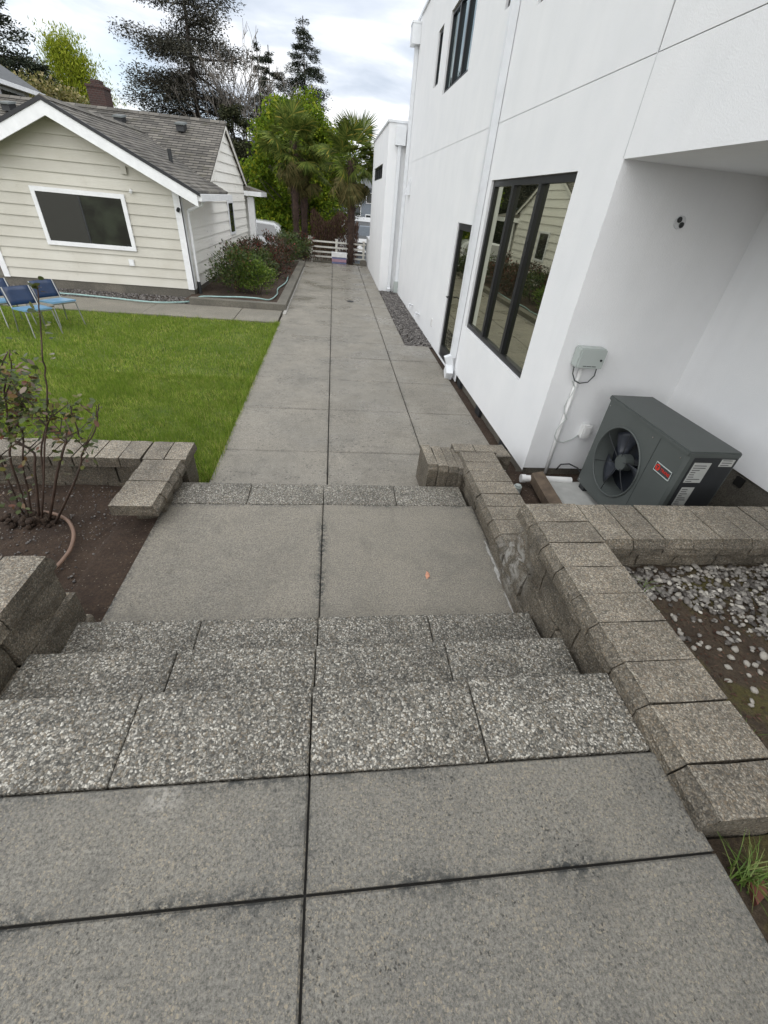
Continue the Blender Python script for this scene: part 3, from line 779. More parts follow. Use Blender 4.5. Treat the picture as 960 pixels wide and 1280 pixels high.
def window(parent, plane, c, u0, v0, u1, v1, mull, fr, glass, nsign, setback=.03, sill=False):
    """plane 'x': normal along x; frame stands setback inside the opening"""
    def bx(mb, ua, va, ub, vb, d0, d1):
        a, b = sorted((c - nsign * d0, c - nsign * d1))
        if plane == 'x': mb.box((a, ua, va), (b, ub, vb))
        else: mb.box((ua, a, va), (ub, b, vb))
    m = MB(); w_ = fr; s = setback
    bx(m, u0 + .002, v0 + .002, u1 - .002, v0 + w_, s, s + .06); bx(m, u0 + .002, v1 - w_, u1 - .002, v1 - .002, s, s + .06)
    bx(m, u0 + .002, v0 + w_, u0 + w_, v1 - w_, s, s + .06); bx(m, u1 - w_, v0 + w_, u1 - .002, v1 - w_, s, s + .06)
    wo_ = wpart('window', m, 'black_frame', parent)
    def sub(name, mb2, mat):
        o = link(name, mb2, mat, wo_); return o
    edges = [u0 + w_] + list(mull) + [u1 - w_]
    for q in mull:
        mm = MB(); bx(mm, q - w_ * .55, v0 + w_, q + w_ * .55, v1 - w_, s - .012, s + .055); sub('mullion', mm, 'black_frame')
    for a, b in zip(edges, edges[1:]):
        g = MB(); bx(g, a + (w_ * .55 if a in mull else 0), v0 + w_, b - (w_ * .55 if b in mull else 0), v1 - w_, s + .03, s + .05); sub('pane', g, glass)
    return wo_
window(mh, 'x', XW, *WIN, mull=(4.95, 5.72), fr=.062, glass='glass_dark', nsign=-1)
window(mh, 'x', XW, *UP[0], mull=(), fr=.05, glass='glass_upper', nsign=-1)
window(mh, 'x', XW, *UP[1], mull=(9.32, 9.95), fr=.05, glass='glass_upper', nsign=-1)
window(mh, 'x', XW, *UP[2], mull=(), fr=.05, glass='glass_upper', nsign=-1)
window(mh, 'x', XW, *UP[3], mull=(4.8, 5.4), fr=.05, glass='glass_upper', nsign=-1)
d = wpart('door', MB().box((XW + .02, 6.985, .0), (XW + .09, 7.07, 2.035)).box((XW + .02, 7.79, .0), (XW + .09, 7.875, 2.035)).box((XW + .02, 7.07, 1.95), (XW + .09, 7.79, 2.035)).box((XW + .02, 7.07, .0), (XW + .09, 7.79, .2)), 'black_frame', mh)
link('pane', MB().box((XW + .05, 7.07, .2), (XW + .07, 7.79, 1.95)), 'glass_dark', d)
link('handle', MB().tube([(XW + .02, 7.73, 1.0), (XW - .045, 7.73, 1.0), (XW - .045, 7.62, 1.0)], .009), 'black_frame', d)
def downspout(x, y, z0, z1, wdt=.085, elbow=None):
    m = MB().box((x - wdt / 2, y - wdt / 2, z0), (x + wdt / 2, y + wdt / 2, z1))
    o = wpart('downspout', m, 'white_metal', mh)
    return o
ds = downspout(XW - .05, 6.68, .30, 5.64, .085)
link('elbow', MB().obox((XW - .085, 6.68, .20), (.05, 0, .02), (0, .05, 0), (-.05, 0, .12)), 'white_metal', ds)
link('elbow', MB().obox((XW - .10, 6.60, .09), (.055, 0, 0), (0, .07, .05), (0, -.03, .06)), 'white_metal', ds)
da = downspout(XW - .05, 14.30, .08, 5.25, .09)
link('leader_head', MB().box((XW - .20, 14.12, 5.2), (XW - .003, 14.46, 5.52)).box((XW - .21, 14.11, 5.52), (XW - .003, 14.47, 5.56)), 'white_metal', da)
link('boot', MB().box((XW - .12, 14.18, .0), (XW - .003, 14.38, .3)), 'box_grey', da)
# low wing at the far end
EX, EY = 1.405, 14.47
mb = MB(); holed(mb, 'x', EX, EY, 19.6, -.02, 3.86, [(15.7, 2.76, 18.9, 3.10, .08, False)], -1)
mb.quad((EX, EY, -.02), (XW + .05, EY, -.02), (XW + .05, EY, 3.86), (EX, EY, 3.86))
mb.quad((EX, EY, 3.86), (9, EY, 3.86), (9, 19.6, 3.86), (EX, 19.6, 3.86)).quad((EX, 19.6, -.02), (9, 19.6, -.02), (9, 19.6, 3.86), (EX, 19.6, 3.86))
wpart('wing_wall', mb, 'stucco', mh)
wpart('parapet_cap', MB().box((EX - .03, EY - .03, 3.862), (EX + .2, 19.64, 3.91)).box((EX + .2, EY - .03, 3.862), (XW - .006, EY + .2, 3.91)), 'white_metal', mh)
window(mh, 'x', EX, 15.7, 2.76, 18.9, 3.10, mull=(16.5, 17.3, 18.1), fr=.04, glass='glass_house', nsign=-1)
db = downspout(1.70, EY - .05, .06, 3.5, .085)
link('leader_head', MB().box((1.58, EY - .17, 3.42), (1.84, EY - .003, 3.78)), 'white_metal', db)
link('elbow', MB().obox((1.70, EY - .11, .05), (.045, 0, 0), (0, .07, .015), (0, -.01, .04)), 'white_metal', db)
sc_ = MB(); sc_.prism([(XW - .003, 13.5, 2.72), (XW - .003, 13.7, 2.72), (XW - .02, 13.7, 2.74), (XW - .02, 13.5, 2.74)][:4], [(XW - .003, 13.5, 2.40), (XW - .003, 13.7, 2.40), (XW - .13, 13.7, 2.40), (XW - .13, 13.5, 2.40)])
wpart('wall_lamp', sc_, 'white_metal', mh)
for yy, zz in ((8.75, .30),): wpart('outlet', MB().box((XW - .02, yy - .04, zz), (XW - .002, yy + .04, zz + .13)), 'white_pvc', mh)
for yy in (10.2, 11.2):
    wpart('hose_bib', MB().tube([(XW, yy, .22), (XW - .08, yy, .22), (XW - .10, yy, .15)], .018, 6).box((XW - .10, yy - .05, .235), (XW - .05, yy + .05, .25)), 'white_metal', mh)
for yy in (6.35, 5.28, 4.25):
    wpart('drain_gap', MB().box((1.975, yy - .13, -.04), (2.018, yy + .05, .075)), 'hvac_dark', mh)  # dark boxes added in place of the dark drain gaps in the paving
# small round vent high on the recess wall
wv_ = wpart('wall_vent', MB().tube([(2.55, 3.5385, 2.26), (2.55, 3.525, 2.26)], .042, 18), 'joint_grey', mh)
for q in ((2.535, 2.275), (2.565, 2.245)): link('hole', MB().tube([(q[0], 3.526, q[1]), (q[0], 3.520, q[1])], .019, 10), 'hvac_dark', wv_)

# low white post and dark block where the wing ends
tag(link('low_white_wall', MB().box((1.40, 19.72, -.05), (1.62, 21.2, .95)).box((1.385, 19.70, .95), (1.635, 21.22, .985)), 'white_trim'), 'low white wall just past the far end of the white wing', 'wall')
tag(link('stone_block', MB().box((1.10, 20.06, -.1), (1.37, 20.35, .13)).box((1.12, 20.08, .13), (1.35, 20.33, .18)), 'foundation_concrete'), 'small dark stone block at the far right end of the walkway', 'block')

# ------------------------------------------------------------------ heat pump and fittings in the recess
def heat_pump():
    x0, x1, y0, y1, z0, z1 = 2.385, 2.775, 2.25, 3.255, .155, 1.035
    t = thing('heat_pump', 'dark grey outdoor heat pump with round fan opening beside the white wall', 'heat pump', (2.58, 2.75, z0))
    cy, cz, R = 2.862, .598, .287
    m = MB()
    # front panel with the round opening
    N = 48; ring = []; outer = []
    for k in range(N):
        a = 2 * pi * k / N; ring.append((cy + R * cos(a), cz + R * sin(a)))
        dx, dz = cos(a), sin(a)
        ts = []
        if dx > 1e-6: ts.append((y1 - .02 - cy) / dx)
        if dx < -1e-6: ts.append((y0 + .02 - cy) / dx)
        if dz > 1e-6: ts.append((z1 - .03 - cz) / dz)
        if dz < -1e-6: ts.append((z0 + .03 - cz) / dz)
        s_ = min(q for q in ts if q > 0); outer.append((cy + dx * s_, cz + dz * s_))
    for (yy, zz) in ((y1 - .02, z1 - .03), (y0 + .02, z1 - .03), (y0 + .02, z0 + .03), (y1 - .02, z0 + .03)):
        k = min(range(N), key=lambda q: (outer[q][0] - yy) ** 2 + (outer[q][1] - zz) ** 2); outer[k] = (yy, zz)
    for k in range(N):
        k2 = (k + 1) % N
        m.quad((x0, *ring[k]), (x0, *ring[k2]), (x0, *outer[k2]), (x0, *outer[k]))
        m.quad((x0, *ring[k]), (x0, *ring[k2]), (x0 + .16, cy + (ring[k2][0] - cy) * .93, cz + (ring[k2][1] - cz) * .93), (x0 + .16, cy + (ring[k][0] - cy) * .93, cz + (ring[k][1] - cz) * .93))
    b = .02
    m.quad((x0, y0 + b, z0 + .03), (x0 + b, y0, z0 + .03), (x0 + b, y0, z1 - .03), (x0, y0 + b, z1 - .03))
    m.quad((x0, y1 - b, z0 + .03), (x0 + b, y1, z0 + .03), (x0 + b, y1, z1 - .03), (x0, y1 - b, z1 - .03))
    m.quad((x0 + b, y0, z0 + .03), (x1, y0, z0 + .03), (x1, y0, z1 - .03), (x0 + b, y0, z1 - .03))
    m.quad((x0 + b, y1, z0 + .03), (x1, y1, z0 + .03), (x1, y1, z1 - .03), (x0 + b, y1, z1 - .03))
    m.quad((x1, y0, z0 + .03), (x1, y1, z0 + .03), (x1, y1, z1 - .03), (x1, y0, z1 - .03))
    m.quad((x0, y0 + b, z0 + .03), (x0, y1 - b, z0 + .03), (x1, y1, z0 + .03), (x1, y0, z0 + .03))
    cab = wpart('cabinet', m, 'hvac_grey', t)
    bm = bmesh.new(); bmesh.ops.create_cube(bm, size=1)
    for v in bm.verts: v.co = Vector(((x0 + x1) / 2 + v.co.x * (x1 - x0 + .012), (y0 + y1) / 2 + v.co.y * (y1 - y0 + .012), z1 - .02 + v.co.z * .04))
    bmesh.ops.bevel(bm, geom=bm.edges[:], offset=.009, segments=2, affect='EDGES'); mm = bpy.data.meshes.new('top_panel'); bm.to_mesh(mm); bm.free()
    wpart('top_panel', mm, 'hvac_grey', t)
    wpart('base_foot', MB().box((x0 + .02, y0 + .05, z0 - .03), (x1 - .02, y0 + .13, z0 + .03)).box((x0 + .02, y1 - .13, z0 - .03), (x1 - .02, y1 - .05, z0 + .03)), 'hvac_dark', t)
    wpart('fan_well', MB().tube([(x0 + .1605, cy, cz), (x0 + .33, cy, cz)], R * .94, 40), 'hvac_inside', t)
    wpart('rim', MB().tube([(x0 - .004, cy + (R + .004) * cos(2 * pi * k / 40), cz + (R + .004) * sin(2 * pi * k / 40)) for k in range(41)], .008, 6, False), 'hvac_grey', t, smooth=True)
    fan = wpart('fan', MB().tube([(x0 + .045, cy, cz), (x0 + .12, cy, cz)], [.068, .072], 24), 'hvac_grey', t)
    for k in range(3):
        a0 = radians(50 + 120 * k); bl = MB(); P = []
        for i in range(6):
            r_ = .06 + (R * .90 - .06) * i / 5; wdt = .30 + .32 * i / 5
            row = []
            for j in range(5):
                a = a0 + (j / 4 - .5) * wdt * 1.7 + .10 * i; row.append((x0 + .075 + .055 * (j / 4 - .5) * 2 * .6, cy + r_ * cos(a), cz + r_ * sin(a)))
            P.append(row)
        bl.grid(P)
        bo = link('blade', bl, 'hvac_fan', fan, smooth=True)
        sol = bo.modifiers.new('thick', 'SOLIDIFY'); sol.thickness = .004
    wpart('motor', MB().tube([(x0 + .12, cy - .02, cz), (x0 + .158, cy - .02, cz)], .05, 20), 'steel', t, smooth=False)
    for k in range(6):
        a = radians(95 + 60 * k)
        wpart('guard_wire', MB().tube([(x0 + .03, cy + .06 * cos(a), cz + .06 * sin(a)), (x0 + .012, cy + R * .6 * cos(a), cz + R * .6 * sin(a)), (x0 + .002, cy + R * .99 * cos(a), cz + R * .99 * sin(a))], .004, 5), 'hvac_dark', t)
    for (yy, zz) in ((y0 + .05, z0 + .06), (y0 + .05, z1 - .075), (y1 - .05, z0 + .06), (y1 - .05, z1 - .075), (y0 + .36, z0 + .06), (y0 + .36, z1 - .075)):
        wpart('screw', MB().tube([(x0 - .004, yy, zz), (x0, yy, zz)], .006, 8), 'steel', t)
    wpart('panel_seam', MB().box((x0 - .0015, y0 + .285, z0 + .035), (x0 - .0003, y0 + .289, z1 - .045)), 'hvac_dark', t)
    # badge: dark plate, red ring mark and red word
    by, bz = 2.375, .808
    bd = wpart('badge', MB().box((x0 - .006, by - .085, bz - .034), (x0 - .0005, by + .085, bz + .034)), 'badge_back', t)
    link('badge_rim', MB().tube([(x0 - .006, by - .083, bz - .032), (x0 - .006, by + .083, bz - .032), (x0 - .006, by + .083, bz + .032), (x0 - .006, by - .083, bz + .032), (x0 - .006, by - .083, bz - .032)], .004, 5), 'box_grey', bd)
    link('logo_mark', MB().tube([(x0 - .0075, by + .055, bz), (x0 - .0062, by + .055, bz)], .024, 20), 'badge_red', bd)
    link('logo_mark', MB().box((x0 - .009, by + .050, bz - .014), (x0 - .0076, by + .058, bz + .012)).box((x0 - .009, by + .040, bz + .006), (x0 - .0076, by + .068, bz + .013)), 'badge_back', bd)
    cu = bpy.data.curves.new('word', 'FONT'); cu.body = 'TRANE'; cu.size = .031; cu.align_x = 'CENTER'; cu.align_y = 'CENTER'; cu.extrude = .001
    to = bpy.data.objects.new('word', cu); COL.objects.link(to)
    dg = bpy.context.evaluated_depsgraph_get(); me = bpy.data.meshes.new_from_object(to.evaluated_get(dg)); bpy.data.objects.remove(to)
    me.materials.clear()
    wo_ = link('lettering', me, 'badge_red', bd)
    wo_.matrix_local = Matrix(((0, 0, -1, x0 - .0078), (-1, 0, 0, by - .028), (0, 1, 0, bz), (0, 0, 0, 1)))
    # dark service end with rating labels
    wpart('service_panel', MB().box((x0 + .055, y0 - .004, z0 + .06), (x1 - .012, y0 - .0005, z1 - .045)), 'hvac_dark', t)
    for (a, b_, c, d_) in ((.07, .795, .20, .955), (.262, .930, .365, 1.002), (.085, .60, .185, .755)):
        lb = wpart('rating_label', MB().box((x0 + a, y0 - .006, b_), (x0 + c, y0 - .0045, min(d_, z1 - .05))), 'label_paper', t)
        tp = min(d_, z1 - .05)
        pr = MB()
        n_ = int((tp - b_) / .018)
        for i in range(n_):
            zz = b_ + .008 + i * .018; e_ = RNG.uniform(.3, .92) * (c - a - .02)
            pr.box((x0 + a + .01, y0 - .0075, zz), (x0 + a + .01 + e_, y0 - .0062, zz + .006))
        link('print', pr, 'label_ink', lb)
    wpart('service_valve', MB().tube([(x1 - .06, y0 - .005, .42), (x1 - .06, y0 - .05, .42), (x1 - .06, y0 - .06, .36)], .016, 8).tube([(x1 - .06, y0 - .005, .52), (x1 - .06, y0 - .045, .52)], .02, 8), 'steel', t)
heat_pump()
pad = tag(link('equipment_pad', MB().box((2.10, 2.16, .02), (2.95, 3.30, .118)).box((2.12, 2.18, .118), (2.93, 3.28, .124)), 'stone_pale'), 'pale concrete pad under the dark grey heat pump', 'pad')
tag(link('drain_pipe', MB().tube([(1.86, 3.33, .13), (2.37, 3.305, .13)], .034, 16).tube([(1.855, 3.3303, .13), (1.90, 3.328, .13)], .041, 16), 'white_pvc'), 'white plastic pipe lying on soil by the heat pump', 'pipe')
pl = tag(link('wood_plank', MB().obox((0, 0, 0), (.055, 0, .01), (.01, .27, .015), (0, 0, .045)), 'wood_plank'), 'weathered brown plank leaning over the white pipe', 'plank')
pl.location = (1.99, 3.05, .15)
tag(link('shutoff_cap', MB().tube([(1.78, 3.20, .05), (1.78, 3.20, .12)], .04, 10).tube([(1.78, 3.20, .12), (1.78, 3.20, .135)], .028, 10), 'box_grey'), 'small grey pipe cap in the soil beside the low wall', 'cap')
jb = thing('utility_box', 'pale grey control box mounted on the recessed white wall', 'box', (2.2, 3.54, 1.2))
bm = bmesh.new(); bmesh.ops.create_cube(bm, size=1)
for v in bm.verts: v.co = Vector((2.195 + v.co.x * .24, 3.48 + v.co.y * .11, 1.275 + v.co.z * .165))
bmesh.ops.bevel(bm, geom=bm.edges[:], offset=.012, segments=2, affect='EDGES'); mm = bpy.data.meshes.new('housing'); bm.to_mesh(mm); bm.free()
wpart('housing', mm, 'box_grey', jb)
wpart('door', MB().box((2.085, 3.418, 1.200), (2.305, 3.4245, 1.352)), 'box_grey', jb)
wpart('back_plate', MB().box((2.29, 3.49, 1.20), (2.355, 3.537, 1.33)), 'box_pale', jb)
wpart('lock', MB().tube([(2.275, 3.4175, 1.27), (2.275, 3.409, 1.27)], .009, 10), 'hvac_dark', jb)
wpart('print', MB().box((2.13, 3.4165, 1.212), (2.16, 3.4178, 1.218)).box((2.165, 3.4165, 1.212), (2.21, 3.4178, 1.217)).box((2.215, 3.4165, 1.212), (2.25, 3.4178, 1.218)), 'hvac_dark', jb)
wpart('conduit', MB().tube([(2.185, 3.515, 1.195), (2.19, 3.515, .6), (2.20, 3.51, .09)], .017, 10), 'white_pvc', jb, smooth=True)
cb = [(2.10, 3.50, 1.195), (2.10, 3.48, 1.13), (2.14, 3.48, 1.07), (2.20, 3.485, 1.045), (2.27, 3.48, 1.06), (2.31, 3.48, 1.12), (2.315, 3.50, 1.20)]
wpart('cable', MB().tube(cb, .006, 6), 'hvac_grey', jb)
cb = [(2.13 + .05 * sin(k * 1.3) + .004 * k, 3.492 + .008 * sin(k * 2), 1.06 - k * .06) for k in range(11)] + [(2.28, 3.52, .44), (2.36, 3.53, .47), (2.42, 3.535, .52)]
wpart('cable', MB().tube([(max(a, 2.145), b, c) if c < 1 else (a, b, c) for a, b, c in cb], .005, 6), 'box_pale', jb)
ob = thing('outlet_box', 'small white weatherproof outlet low on the recessed wall by the heat pump', 'outlet', (2.445, 3.54, .52))
wpart('box', MB().box((2.412, 3.485, .52), (2.482, 3.538, .64)), 'white_pvc', ob)
wpart('cover', MB().box((2.405, 3.47, .515), (2.489, 3.4845, .645)).box((2.42, 3.463, .545), (2.474, 3.4695, .63)), 'white_pvc', ob)
tag(link('cable_loop', MB().tube([(2.32, 3.53, .12), (2.33, 3.5, .2), (2.40, 3.47, .225), (2.47, 3.42, .21), (2.50, 3.36, .17), (2.50, 3.33, .126)], .007, 6), 'hvac_dark'), 'thin dark cable looping from the soil behind the heat pump', 'cable')

# ------------------------------------------------------------------ pebbles and gravel
def ico(sub=1):
    bm = bmesh.new(); bmesh.ops.create_icosphere(bm, subdivisions=sub, radius=1); bm.verts.ensure_lookup_table()
    v = np.array([q.co[:] for q in bm.verts]); f = np.array([[x.index for x in p.verts] for p in bm.faces]); bm.free(); return v, f
def stones(name, pos, sz, mat, sub, flat=.55, lumpy=.12):
    v0, f0 = ico(sub); n = len(pos); nv = len(v0)
    s = np.stack([sz * NP.uniform(.75, 1.3, n), sz * NP.uniform(.7, 1.05, n), sz * NP.uniform(flat * .8, flat * 1.25, n)], 1)
    az = NP.uniform(0, 2 * pi, n); tl = NP.normal(0, .28, n)
    V = v0[None] * s[:, None] * (1 + NP.normal(0, lumpy, (n, nv, 1)))
    ct, st_ = np.cos(tl)[:, None], np.sin(tl)[:, None]
    x, y, z = V[..., 0], V[..., 1] , V[..., 2]
    y, z = y * ct - z * st_, y * st_ + z * ct
    ca, sa = np.cos(az)[:, None], np.sin(az)[:, None]
    x, y = x * ca - y * sa, x * sa + y * ca
    V = np.stack([x, y, z], -1) + pos[:, None]
    F = (f0[None] + (np.arange(n) * nv)[:, None, None]).reshape(-1, 3)
    m = bpy.data.meshes.new(name); m.vertices.add(n * nv); m.vertices.foreach_set('co', V.astype(np.float32).ravel())
    m.loops.add(F.size); m.loops.foreach_set('vertex_index', F.astype(np.int32).ravel())
    m.polygons.add(len(F)); m.polygons.foreach_set('loop_start', np.arange(0, F.size, 3, dtype=np.int32)); m.polygons.foreach_set('loop_total', np.full(len(F), 3, np.int32))
    m.update(calc_edges=True); m.shade_smooth(); m.materials.append(MT[mat]); return m
pp = []
while len(pp) < 2600:
    x, y = NP.uniform(1.53, 3.2), NP.uniform(.75, 1.62)
    lim = 1.42 - max(0, x - 1.62) * .62 - (.08 * sin(x * 9))
    if y > lim or (y > lim - .28 and NP.random() < .16) : pp.append((x, y, bedz(x, y) + .002 + NP.uniform(0, .014)))
pp = np.array(pp)
tag(link('pebbles', stones('pebbles', pp, NP.uniform(.007, .0175, len(pp)) * NP.choice([.8, 1, 1.25], len(pp)), 'pebbles', 2), 'pebbles', kind='stuff'), 'river pebbles heaped in the bed behind the block wall', 'pebbles')
lp = [(790 + 81, 806), (882, 797), (891, 803), (905, 806), (913, 788), (919, 816), (909, 785), (912, 849), (939, 824), (950, 826), (940, 841), (955, 836), (938, 878), (936, 884), (915, 829), (945, 862), (928, 795)]
sm = [stones('loose_pebble', np.zeros((1, 3)), np.array([.016]), 'pebbles', 2) for _ in range(5)]
for i, (u, v) in enumerate(lp):
    p = on_z(u, v, .64)
    if p.x < 1.54: continue
    o = tag(link('loose_pebble', sm[i % 5], 'pebbles'), 'stray pebble lying on the mossy soil away from the heap', 'pebble', 'stray pebbles on the mossy soil')
    o.location = (p.x, p.y, bedz(p.x, p.y) + .006); s = RNG.uniform(.7, 1.15); o.scale = (s, s, s); o.rotation_euler = (0, 0, RNG.uniform(0, 6))
n = 900
lx, ly = NP.uniform(1.53, 2.3, n), NP.uniform(.40, 1.40, n)
lpz = np.array([(a, b, bedz(a, b) + .004) for a, b in zip(lx, ly)])
lv = leaf_quads(lpz, np.stack([NP.normal(0, 1, n), NP.normal(0, 1, n), NP.normal(0, .25, n)], 1), np.stack([NP.normal(0, .4, n), NP.normal(0, .4, n), np.ones(n)], 1), NP.uniform(.008, .03, n), NP.uniform(.003, .012, n), .2)
tag(link('leaf_litter', fast_mesh('leaf_litter', lv, 4), 'brown_twigs', kind='stuff'), 'brown leaf litter and bark flakes on the soil beside the wall caps', 'litter')
n = 5200
gp = np.stack([NP.uniform(1.42, 1.955, n), NP.uniform(8.37, 14.42, n), NP.uniform(-.045, -.012, n)], 1)
soil_patch('gravel_base', 1.40, 2.05, 8.34, 14.46, lambda x, y: -.045, 'soil', 4, 20)
tag(link('gravel_strip', stones('gravel_strip', gp, NP.uniform(.012, .026, n), 'gravel', 1, .7), 'gravel', kind='stuff'), 'strip of dark gravel along the foot of the white house', 'gravel')
n = 3000
soil_patch('house_gravel_base', -13, -1.3, 10.62, 11.6, lambda x, y: -.03, 'soil', 20, 6)
gp = np.stack([NP.uniform(-8, -3.0, n), NP.uniform(10.66, 11.5, n), NP.uniform(-.03, -.01, n)], 1)
tag(link('gravel_strip', stones('gravel_strip', gp, NP.uniform(.012, .024, n), 'gravel', 1, .7), 'gravel', kind='stuff'), 'narrow band of grey gravel below the cream bungalow', 'gravel')
n = 1500
sx = NP.uniform(-3.2, -1.32, n); sy = NP.uniform(1.6, 3.1, n)
gp = np.stack([sx, sy, np.full(n, .112)], 1)
tag(link('soil_crumbs', stones('soil_crumbs', gp, NP.uniform(.003, .010, n) * NP.uniform(.5, 1.2, n), 'gravel', 1, .8), 'gravel', kind='stuff'), 'small stones and crumbs scattered over the rose bed soil', 'stones')

# ------------------------------------------------------------------ cream bungalow
FY, SX = 11.5, -3.3
bh = thing('bungalow', 'cream lap-sided bungalow with grey shingle roof behind the lawn', 'house', (-5.3, FY, 0))
EXP = .197
def boards(poly_fn, z0, z1, mapper, mat, exp):
    z = z0
    while z < z1:
        for poly in poly_fn(z, z + exp):
            if area(poly) < 1e-4: continue
            m = MB()
            front = [mapper(u, v, .034 - .028 * (v - z) / exp) for u, v in poly]; back = [mapper(u, v, -.03) for u, v in poly]
            m.prism(front, back); wpart('siding_board', m, mat, bh)
        z += exp
RX, RZ, WSL = -5.3, 3.22, .468                       # wing ridge
def front_poly(a, b):
    p = [(-7.30, a), (SX, a), (SX, b), (-7.30, b)]
    p = clip(p, WSL, 1, RZ - .10 + WSL * RX); p = clip(p, -WSL, 1, RZ - .10 - WSL * RX)
    return [p] if len(p) > 2 else []
boards(front_poly, .17, 3.3, lambda u, v, d: (u, FY - d, v), 'siding_shaded', EXP)
MRY, MRZ, MSL = 17.0, 3.67, .475                      # main ridge
def side_poly(a, b):
    out = []
    p = [(FY, a), (14.2, a), (14.2, b), (FY, b)]; p = clip(p, 0, 1, 2.10); 
    if len(p) > 2: out.append(p)
    q = [(14.2, a), (19.7, a), (19.7, b), (14.2, b)]
    q = clip(q, MSL, 1, MRZ - .05 + MSL * MRY); q = clip(q, -MSL, 1, MRZ - .05 - MSL * MRY)
    if len(q) > 2: out.append(q)
    return out
boards(side_poly, .17, 3.65, lambda u, v, d: (SX + d, u, v), 'siding_lit', .235)
# inner core so that nothing shows through
wpart('core', MB().box((-7.25, FY + .06, -.1), (SX - .06, 16, 2.05)).box((-13, 14.3, -.1), (SX - .06, 19.6, 2.2)), 'siding_shaded', bh)
wpart('foundation', MB().box((-13, FY - .012, -.12), (SX + .012, 19.6, .168)), 'foundation_concrete', bh)
wpart('corner_board', MB().box((SX - .105, FY - .045, .16), (SX + .045, FY - .028, 2.02)).box((SX + .028, FY - .045, .16), (SX + .045, FY + .10, 2.02)), 'white_trim', bh)
wpart('corner_board', MB().box((-7.36, FY - .045, .16), (-7.24, FY - .028, 2.02)), 'white_trim', bh)
bw = wpart('window', MB().box((-6.20, FY - .06, .86), (-4.38, FY - .03, .94)).box((-6.20, FY - .06, 1.80), (-4.38, FY - .03, 1.88)).box((-6.20, FY - .06, .94), (-6.12, FY - .03, 1.80)).box((-4.46, FY - .06, .94), (-4.38, FY - .03, 1.80)), 'white_trim', bh)
link('pane', MB().box((-6.12, FY - .045, .94), (-5.32, FY - .031, 1.80)), 'glass_house', bw)
link('pane', MB().box((-5.28, FY - .040, .94), (-4.46, FY - .031, 1.80)), 'glass_reflect', bw)
link('mullion', MB().box((-5.315, FY - .050, .94), (-5.285, FY - .031, 1.80)), 'hvac_dark', bw)
bw2 = wpart('window', MB().box((SX + .03, 16.34, .96), (SX + .055, 17.2, 1.02)).box((SX + .03, 16.34, 1.78), (SX + .055, 17.2, 1.84)).box((SX + .03, 16.34, 1.02), (SX + .055, 16.42, 1.78)).box((SX + .03, 17.12, 1.02), (SX + .055, 17.2, 1.78)), 'white_trim', bh)
link('pane', MB().box((SX + .031, 16.42, 1.02), (SX + .045, 17.12, 1.78)), 'glass_house', bw2)
# small fittings on the front
wpart('wall_box', MB().box((-4.60, FY - .07, .57), (-4.50, FY - .027, .69)), 'white_trim', bh)
wpart('wall_box', MB().box((-4.33, FY - .07, 2.22), (-4.22, FY - .027, 2.36)), 'siding_shaded', bh)
wpart('lamp', MB().tube([(-4.22, FY - .03, 1.96), (-4.22, FY - .08, 1.93)], .03, 8), 'white_trim', bh)
wpart('security_light', MB().tube([(SX - .02, FY - .05, 1.72), (SX - .02, FY - .12, 1.69)], .035, 8), 'hvac_dark', bh)
# roofs: shingle courses laid in a local frame (u across, v up the slope)
def roof_plane(poly3, origin, U, V, exp=.135, name='roof'):
    U = Vector(U).normalized(); V = Vector(V).normalized(); Nn = U.cross(V)
    if Nn.z < 0: U = -U; Nn = U.cross(V)
    O = Vector(origin)
    poly = [((Vector(p) - O).dot(U), (Vector(p) - O).dot(V)) for p in poly3]
    v0 = min(p[1] for p in poly); v1 = max(p[1] for p in poly); m = MB(); v = v0
    while v < v1 - 1e-4:
        q = clip(clip(poly, 0, -1, -v), 0, 1, v + exp)
        if len(q) > 2 and area(q) > 1e-4: m.prism([(a, b, .016 - .011 * (b - v) / exp) for a, b in q], [(a, b, -.04) for a, b in q])
        v += exp
    o = link(name, m, 'shingle', bh)
    M4 = Matrix(((U.x, V.x, Nn.x, O.x), (U.y, V.y, Nn.y, O.y), (U.z, V.z, Nn.z, O.z), (0, 0, 0, 1)))
    o.matrix_local = Matrix.Translation(-Vector(bh.location)) @ M4
    return o
def wz(x): return RZ - WSL * abs(x - RX)
Y0 = 11.10
roof_plane([(RX, Y0, RZ), (-2.82, Y0, wz(-2.82)), (-2.82, 14.38, wz(-2.82)), (-3.18, 14.38, wz(-3.18)), (RX, 16.1, RZ)], (RX, Y0, RZ), (0, 1, 0), (-1, 0, WSL))
roof_plane([(RX, Y0, RZ), (-7.85, Y0, wz(-7.85)), (-7.85, 14.6, wz(-7.85)), (RX, 16.1, RZ)], (RX, Y0, RZ), (0, 1, 0), (1, 0, WSL))
mr = roof_plane([(-13, MRY, MRZ), (-3.18, MRY, MRZ), (-3.18, 13.9, MRZ - MSL * 3.1), (-13, 13.9, MRZ - MSL * 3.1)], (-13, 13.9, MRZ - MSL * 3.1), (1, 0, 0), (0, 1, MSL))
roof_plane([(-13, MRY, MRZ), (-3.18, MRY, MRZ), (-3.18, 19.9, MRZ - MSL * 2.9), (-13, 19.9, MRZ - MSL * 2.9)], (-13, 19.9, MRZ - MSL * 2.9), (1, 0, 0), (0, -1, MSL))
wpart('ridge_cap', MB().prism([(RX - .13, Y0, wz(RX - .13) + .03), (RX, Y0, RZ + .045), (RX + .13, Y0, wz(RX + .13) + .03)], [(RX - .13, 16.0, wz(RX - .13) + .03), (RX, 16.0, RZ + .045), (RX + .13, 16.0, wz(RX + .13) + .03)]), 'shingle', bh)
